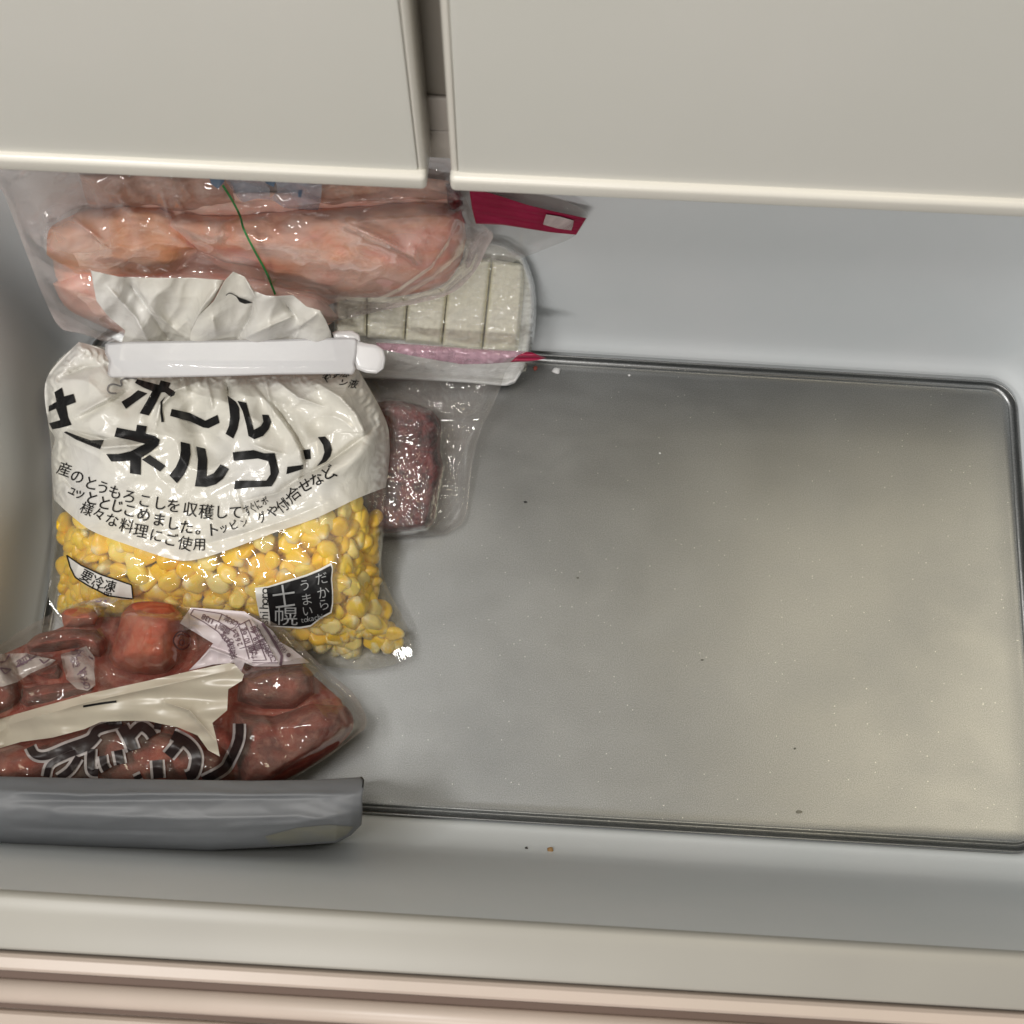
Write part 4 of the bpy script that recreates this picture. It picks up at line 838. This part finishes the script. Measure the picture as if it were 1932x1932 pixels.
def Hr(px, py):
    d = np.maximum(poly_sdf(px, py, r_out), 0); k = smooth(0, 22, d)
    z = Br(px, py)-.012*(1-smooth(0, 40, d))+.018*pill(d, 60, .6)
    z = np.maximum(z, Br(px, py)+.003+lumps(px, py, rp)*smooth(-2, 26, d))
    return z+k*(1.5*creases(px, py, r_cr)+.0020*ridged(px/50, py/40, 101)+.0004*ridged(px/34, py/30, 103))
rb = thing('meat_bag', 'clear printed bag of red meat with lilac label and cream band', 'food bag', P(330, 1330, 0))
G = coons(*split4(r_out, (0, 8, 19, 23)), 230, 140); sheet('bag_film', G[:, 0], G[:, 1], Hr, 230, 140, M['red_film'], rb)
G = coons(*split4(r_out, (0, 8, 19, 23)), 30, 20)
sheet('back_film', G[:, 0], G[:, 1], lambda x, y: np.maximum(Br(x, y)-.012-.045*smooth(0, 50, poly_sdf(x, y, r_out)), .004), 30, 20, M['red_film'], rb)
for i, (pl, b, W, mt, lb) in enumerate(rp):
    n = len(pl); cs = (0, n//4, n//2, 3*n//4)
    zt = lambda x, y, pl=pl, b=b, W=W, i=i: Br(x, y)+(b-.004)*pill(np.maximum(poly_sdf(x, y, pl), 0), W, .6)+0.0014*perlin(x/16, y/14, 110+i)
    o = closed('meat_piece', pl, cs, zt, lambda x, y: Br(x, y)-.010-.0005*i, 44, 40, M[mt], None, origin=P(sum(p[0] for p in pl)/n, sum(p[1] for p in pl)/n, .04))
    tag(o, lb, 'frozen meat')
# printing on the red bag
D = Decal(); D.poly(c4([(-60, 700), (0, 680), (210, 620), (420, 562), (700, 500), (900, 455), (1090, 415), (1115, 420), (1160, 470), (1150, 500), (1085, 540), (1080, 640), (1010, 700), (1030, 780), (1045, 860), (990, 830), (940, 760), (850, 722), (700, 690), (600, 690), (480, 695), (400, 730), (250, 770), (100, 790), (0, 820), (-60, 830)]))
def Hband(px, py):
    return np.maximum(Hr(px, py)+.0006, Br(px, py)+.0435*smooth(-80, 120, px)+.0025*perlin(px/90, py/30, 141)+creases(px, py, [(c4([(0, 720), (420, 600), (1100, 450)]), 8, .003, 'r'), (c4([(780, 600), (900, 640), (1040, 800)]), 8, .004, 'r')]))
D.build('cream_band', Hband, M['cream_ink'], rb, .0009, 2.0)
D = Decal(); D.stroke(c4([(395, 622), (440, 614), (490, 606), (553, 598)]), 4.2); D.build('band_mark', Hband, M['black_ink'], rb, .0016)
D = Decal()
D.poly(c10([(245, 170), (600, 195), (860, 215), (905, 250), (1060, 340), (1180, 440), (1260, 560), (1400, 640), (1600, 800), (1300, 825), (1240, 842), (960, 842), (860, 800), (820, 910), (780, 900), (740, 800), (500, 820), (220, 890), (350, 760), (500, 580), (120, 350)]))
D.build('nutrition_label', Hr, M['lilac_label'], rb, .0009, 2.0)
D = Decal()
for s_ in ([(240, 250), (275, 190), (590, 240), (760, 330), (800, 370), (910, 310)], [(240, 250), (400, 340), (560, 450), (640, 560)], [(275, 190), (240, 250)], [(400, 265), (560, 330), (700, 420), (760, 470)], [(600, 240), (560, 330)], [(540, 360), (520, 420)],
           [(790, 370), (830, 480), (870, 620), (910, 760)], [(910, 310), (960, 420), (1040, 600), (1105, 770)], [(860, 340), (920, 480), (1000, 700)], [(800, 640), (970, 590), (1040, 560)], [(950, 775), (1105, 770)]):
    D.stroke(c10(s_), 1.5)
D.stroke(c10([(1060, 345), (1150, 480), (1230, 620), (1285, 720), (1270, 830)]), 5.0)
D.stroke(c10([(940, 800), (1240, 800)]), 1.2)
for t, x0_, y0_, dx, dy, a, s in [('38', 430, 300, -40, -20, 205, 15), ('.11', 530, 350, -35, -14, 205, 15), ('脂質', 600, 395, 60, 40, 205, 14), ('炭水化', 660, 300, 55, 32, 215, 13),
                                  ('262', 800, 590, -22, -50, 250, 14), ('kcal', 770, 490, -18, -28, 250, 12), ('10.6g', 895, 580, -16, -38, 250, 15), ('19.4g', 1000, 570, -16, -40, 250, 15),
                                  ('質質', 940, 640, 80, -20, 250, 15), ('この表示値は目安', 1180, 760, -28, -50, 250, 14), ('栄養成分', 730, 720, -14, -54, 245, 14), ('たん', 960, 720, -20, -50, 250, 14), ('(100g', 700, 590, -26, -26, 230, 14),
                                  ('保存方法', 1310, 660, -36, -50, 232, 11)]:
    for i, ch in enumerate(t):
        q = c10([(x0_+dx*i, y0_+dy*i)])[0]; D.text(ch, q[0], q[1], s, a, 0.01)
for x, y, r in [(1362, 712, 4.2)]:
    q = c10([(x, y)])[0]; D.poly([(q[0]+r*math.cos(t), q[1]+r*math.sin(t)) for t in np.linspace(0, 2*math.pi, 16, endpoint=False)])
D.build('label_print', Hr, M['label_ink'], rb, .0018)
D = Decal()
ring = [(145+95*math.cos(t)*(1+.06*math.cos(4*t)), 545+105*math.sin(t)) for t in np.linspace(0, 2*math.pi, 20)]
D.stroke(c10(ring), 3.0); D.stroke(c10([(90, 500), (140, 470), (200, 500)]), 2.5); D.stroke(c10([(145+30*math.cos(t), 570+34*math.sin(t)) for t in np.linspace(0, 2*math.pi, 12)]), 2.5)
D.build('round_mark', Hr, solid('round_mark_ink', (.10, .015, .012), rough=.5), rb, .0014)
D = Decal()
D.poly(c11([(960, 130), (1080, 70), (1250, 45), (1480, 62), (1540, 75), (1350, 85), (1220, 165), (1100, 150)]))
D.build('top_print', Hr, M['white_print'], rb, .0009)
D = Decal(); D.poly(c11([(-150, 690), (0, 700), (300, 690), (640, 770), (560, 830), (350, 920), (200, 1020), (40, 1070), (-150, 1090)]))
D.build('side_print', Hr, M['white_print'], rb, .0009)
D = Decal(); D.poly(c11([(690, 700), (860, 660), (985, 610), (1080, 740), (1075, 900), (1090, 1060), (1000, 1120), (880, 1100), (760, 990), (720, 860)]))
D.build('crumpled_print', Hr, M['white_print'], rb, .0009)
D = Decal()
for s_ in ([(0, 790), (60, 790), (110, 700)], [(0, 860), (60, 930), (130, 875), (0, 860)], [(180, 850), (420, 720)], [(450, 760), (500, 810), (560, 760)]): D.stroke(c11(s_), 2.4)
for ch, x, y in [('あ', 220, 800), ('切', 260, 780), ('口', 300, 755)]:
    q = c11([(x, y)])[0]; D.text(ch, q[0], q[1], 17, -30, .0)
D.build('edge_lettering', Hr, M['label_ink'], rb, .0016)
D = Decal()
for s_ in ([(880, 940), (980, 850)], [(1010, 730), (1060, 760)], [(1090, 95), (1140, 105), (1160, 85)], [(1180, 100), (1220, 80), (1200, 115)]):
    D.stroke(c11(s_), 2.4)
for i, (ch, x, y) in enumerate([('が', 860, 690), ('ん', 920, 680), ('る', 840, 760), ('き', 870, 820), ('あ', 950, 920), ('み', 960, 1000), ('の', 990, 1060)]):
    q = c11([(x, y)])[0]; D.text(ch, q[0], q[1], 17, 70, .0)
D.build('white_print_lettering', Hr, M['label_ink'], rb, .0016)
# large outlined letters
LS = [([(215, 375), (250, 430), (330, 440), (480, 380), (640, 320), (700, 250), (870, 205)], 46), ([(700, 300), (620, 380), (470, 440), (360, 500), (330, 590)], 34), ([(560, 450), (500, 540), (420, 600)], 40), ([(650, 390), (650, 540), (700, 560)], 44),
      ([(730, 440), (740, 500), (760, 540)], 40), ([(840, 400), (860, 500)], 46), ([(870, 230), (920, 320), (950, 400)], 60), ([(930, 300), (1000, 230), (1060, 260), (1090, 300)], 52), ([(1100, 225), (1150, 235)], 34),
      ([(1230, 290), (1340, 350), (1400, 440), (1380, 560), (1330, 590)], 56), ([(1290, 330), (1200, 440)], 56), ([(1120, 470), (1130, 600)], 56), ([(960, 605), (1010, 580)], 26), ([(1708, 210), (1700, 330), (1640, 470), (1590, 540), (1450, 615)], 46)]
D = Decal()
for p_, wd in LS: D.stroke(c9(p_), (wd*1.25+38)*.2645, True)
D.build('letter_outline', Hr, M['outline_ink'], rb, .0017)
D = Decal()
for p_, wd in LS: D.stroke(c9(p_), wd*1.25*.2645, True)
D.build('large_lettering', Hr, M['maroon_ink'], rb, .0026)

# ================================================================== GREY ROLLED BAG
g_out = [(-60, 1463), (0, 1465), (238, 1470), (476, 1473), (600, 1471), (684, 1466), (687, 1480), (683, 1505), (684, 1530), (682, 1556), (662, 1576), (635, 1590), (520, 1598), (397, 1604), (198, 1598), (0, 1592), (-60, 1590)]
g_cr = [([(0, 1492), (150, 1500), (330, 1497), (500, 1500), (670, 1498)], 6, .005, 'r'), ([(0, 1512), (300, 1510), (600, 1506)], 10, -.003, 'r'), ([(100, 1535), (350, 1545), (560, 1540), (660, 1550)], 9, .003, 'r'), ([(0, 1560), (200, 1568), (500, 1572)], 10, -.003, 'r'), ([(420, 1560), (560, 1552), (680, 1530)], 8, .003, 'r')]
def Hg(px, py):
    yt = np.interp(px, [-60, 0, 476, 684], [1463, 1465, 1473, 1466]); yb = np.interp(px, [-60, 0, 198, 397, 520, 635, 662, 684], [1590, 1592, 1598, 1604, 1598, 1590, 1576, 1556])
    v = np.clip((py-yt)/(yb-yt+1e-6), 0, 1)
    z = .098+.045*np.sqrt(np.clip(1-(2*v-.85)**2/1.4, 0, 1))-.006*v
    return z+creases(px, py, g_cr)+.0005*ridged(px/90, py/25, 121)
gb = thing('grey_bag', 'rolled grey plastic bag standing along the front wall, with a yellowish end', 'plastic bag', P(320, 1540, .0))
closed('bag_roll', g_out, (0, 5, 10, 16), Hg, lambda x, y: Hg(x, y)*0.0+.03-.012*smooth(0, 40, poly_sdf(x, y, g_out)), 150, 40, M['grey_bag'], gb, sm=False)
D = Decal(); D.poly([(500, 1578), (560, 1562), (620, 1556), (668, 1560), (655, 1574), (632, 1586), (560, 1592), (510, 1594)]); D.build('yellow_patch', Hg, M['stain'], gb, .0007)
D = Decal(); D.stroke([(680, 1466), (686, 1470), (684, 1486)], 2.4); D.build('cut_edge', Hg, M['black_ink'], gb, .001)

# ================================================================== CRUMBS
def crumb(name, label, cat, px, py, z, sz, mat, seed, flat=.4):
    bm = bmesh.new(); bmesh.ops.create_icosphere(bm, subdivisions=2, radius=1)
    for v in bm.verts:
        n = 1+.5*mnoise.noise(v.co*1.6+Vector((seed, 0, 0))); v.co = Vector((v.co.x*sz[0]*n, v.co.y*sz[1]*n, v.co.z*min(sz)*flat*n))
    p = P(px, py, z); bmesh.ops.translate(bm, verts=bm.verts, vec=Vector(p))
    o = bm_obj(name, bm, mat, None, True, p); tag(o, label, cat); return o
def on_wall(px, py):
    for z in np.arange(.001, .05, .0005):
        off = np.interp(z, [.0015, .004, .0085, .015, .0225, .031], [.001, .004, .0075, .0118, .0158, .0184])
        if P(px, py, z)[1] >= YF-off: return float(z)+.0004
    return .01
dk = solid('dark_crumb', (.03, .03, .03), rough=.6); br = solid('brown_crumb', (.30, .17, .06), rough=.6); fr = solid('frost', (.7, .7, .7), rough=.5); rd = solid('red_crumb', (.35, .08, .06), rough=.6)
crumb('crumb', 'tiny black crumb on the metal tray right of the dark mince bag', 'crumb', 991, 947, .0008, (.0012, .0007), dk, 1)
crumb('crumb', 'dark crumb on the front edge of the drawer bottom, left of a brown one', 'crumb', 993, 1600, on_wall(993, 1600), (.0009, .0009), dk, 2)
crumb('crumb', 'brown crumb on the front edge of the drawer bottom, the largest there', 'crumb', 1038, 1605, on_wall(1038, 1605), (.0022, .0024), br, 3)
crumb('frost_flake', 'white frost flake on the metal tray just right of the magenta zip end', 'frost', 1050, 699, .0008, (.003, .0026), fr, 5, .3)
crumb('crumb', 'small red crumb on the tray rim under the magenta zip end', 'crumb', 1010, 694, .0008, (.0016, .002), rd, 6)
crumb('frost_flake', 'tiny white fleck on the metal tray in the middle of its upper half', 'frost', 1245, 855, .0006, (.0007, .0007), fr, 7)
crumb('frost_flake', 'white fleck on the tray close to its back rim, right of the largest flake', 'frost', 1187, 708, .0006, (.0010, .0008), fr, 8)
crumb('crumb', 'greyish crumb on the metal tray near its front rim at lower right', 'crumb', 1508, 1532, .0006, (.0022, .0010), solid('grey_crumb', (.2, .19, .15), rough=.7), 9)
for k, (x, y) in enumerate([(1500, 1412), (1325, 1245), (1090, 1090)]):
    crumb('crumb', ['small grey crumb on the tray, above the crumb near its front rim', 'tiny dark speck on the metal tray below its centre', 'tiny dark speck on the tray right of the corn bag'][k], 'crumb', x, y, .0006, (.0009, .0006), solid('speck', (.12, .12, .1), rough=.7), 12+k)
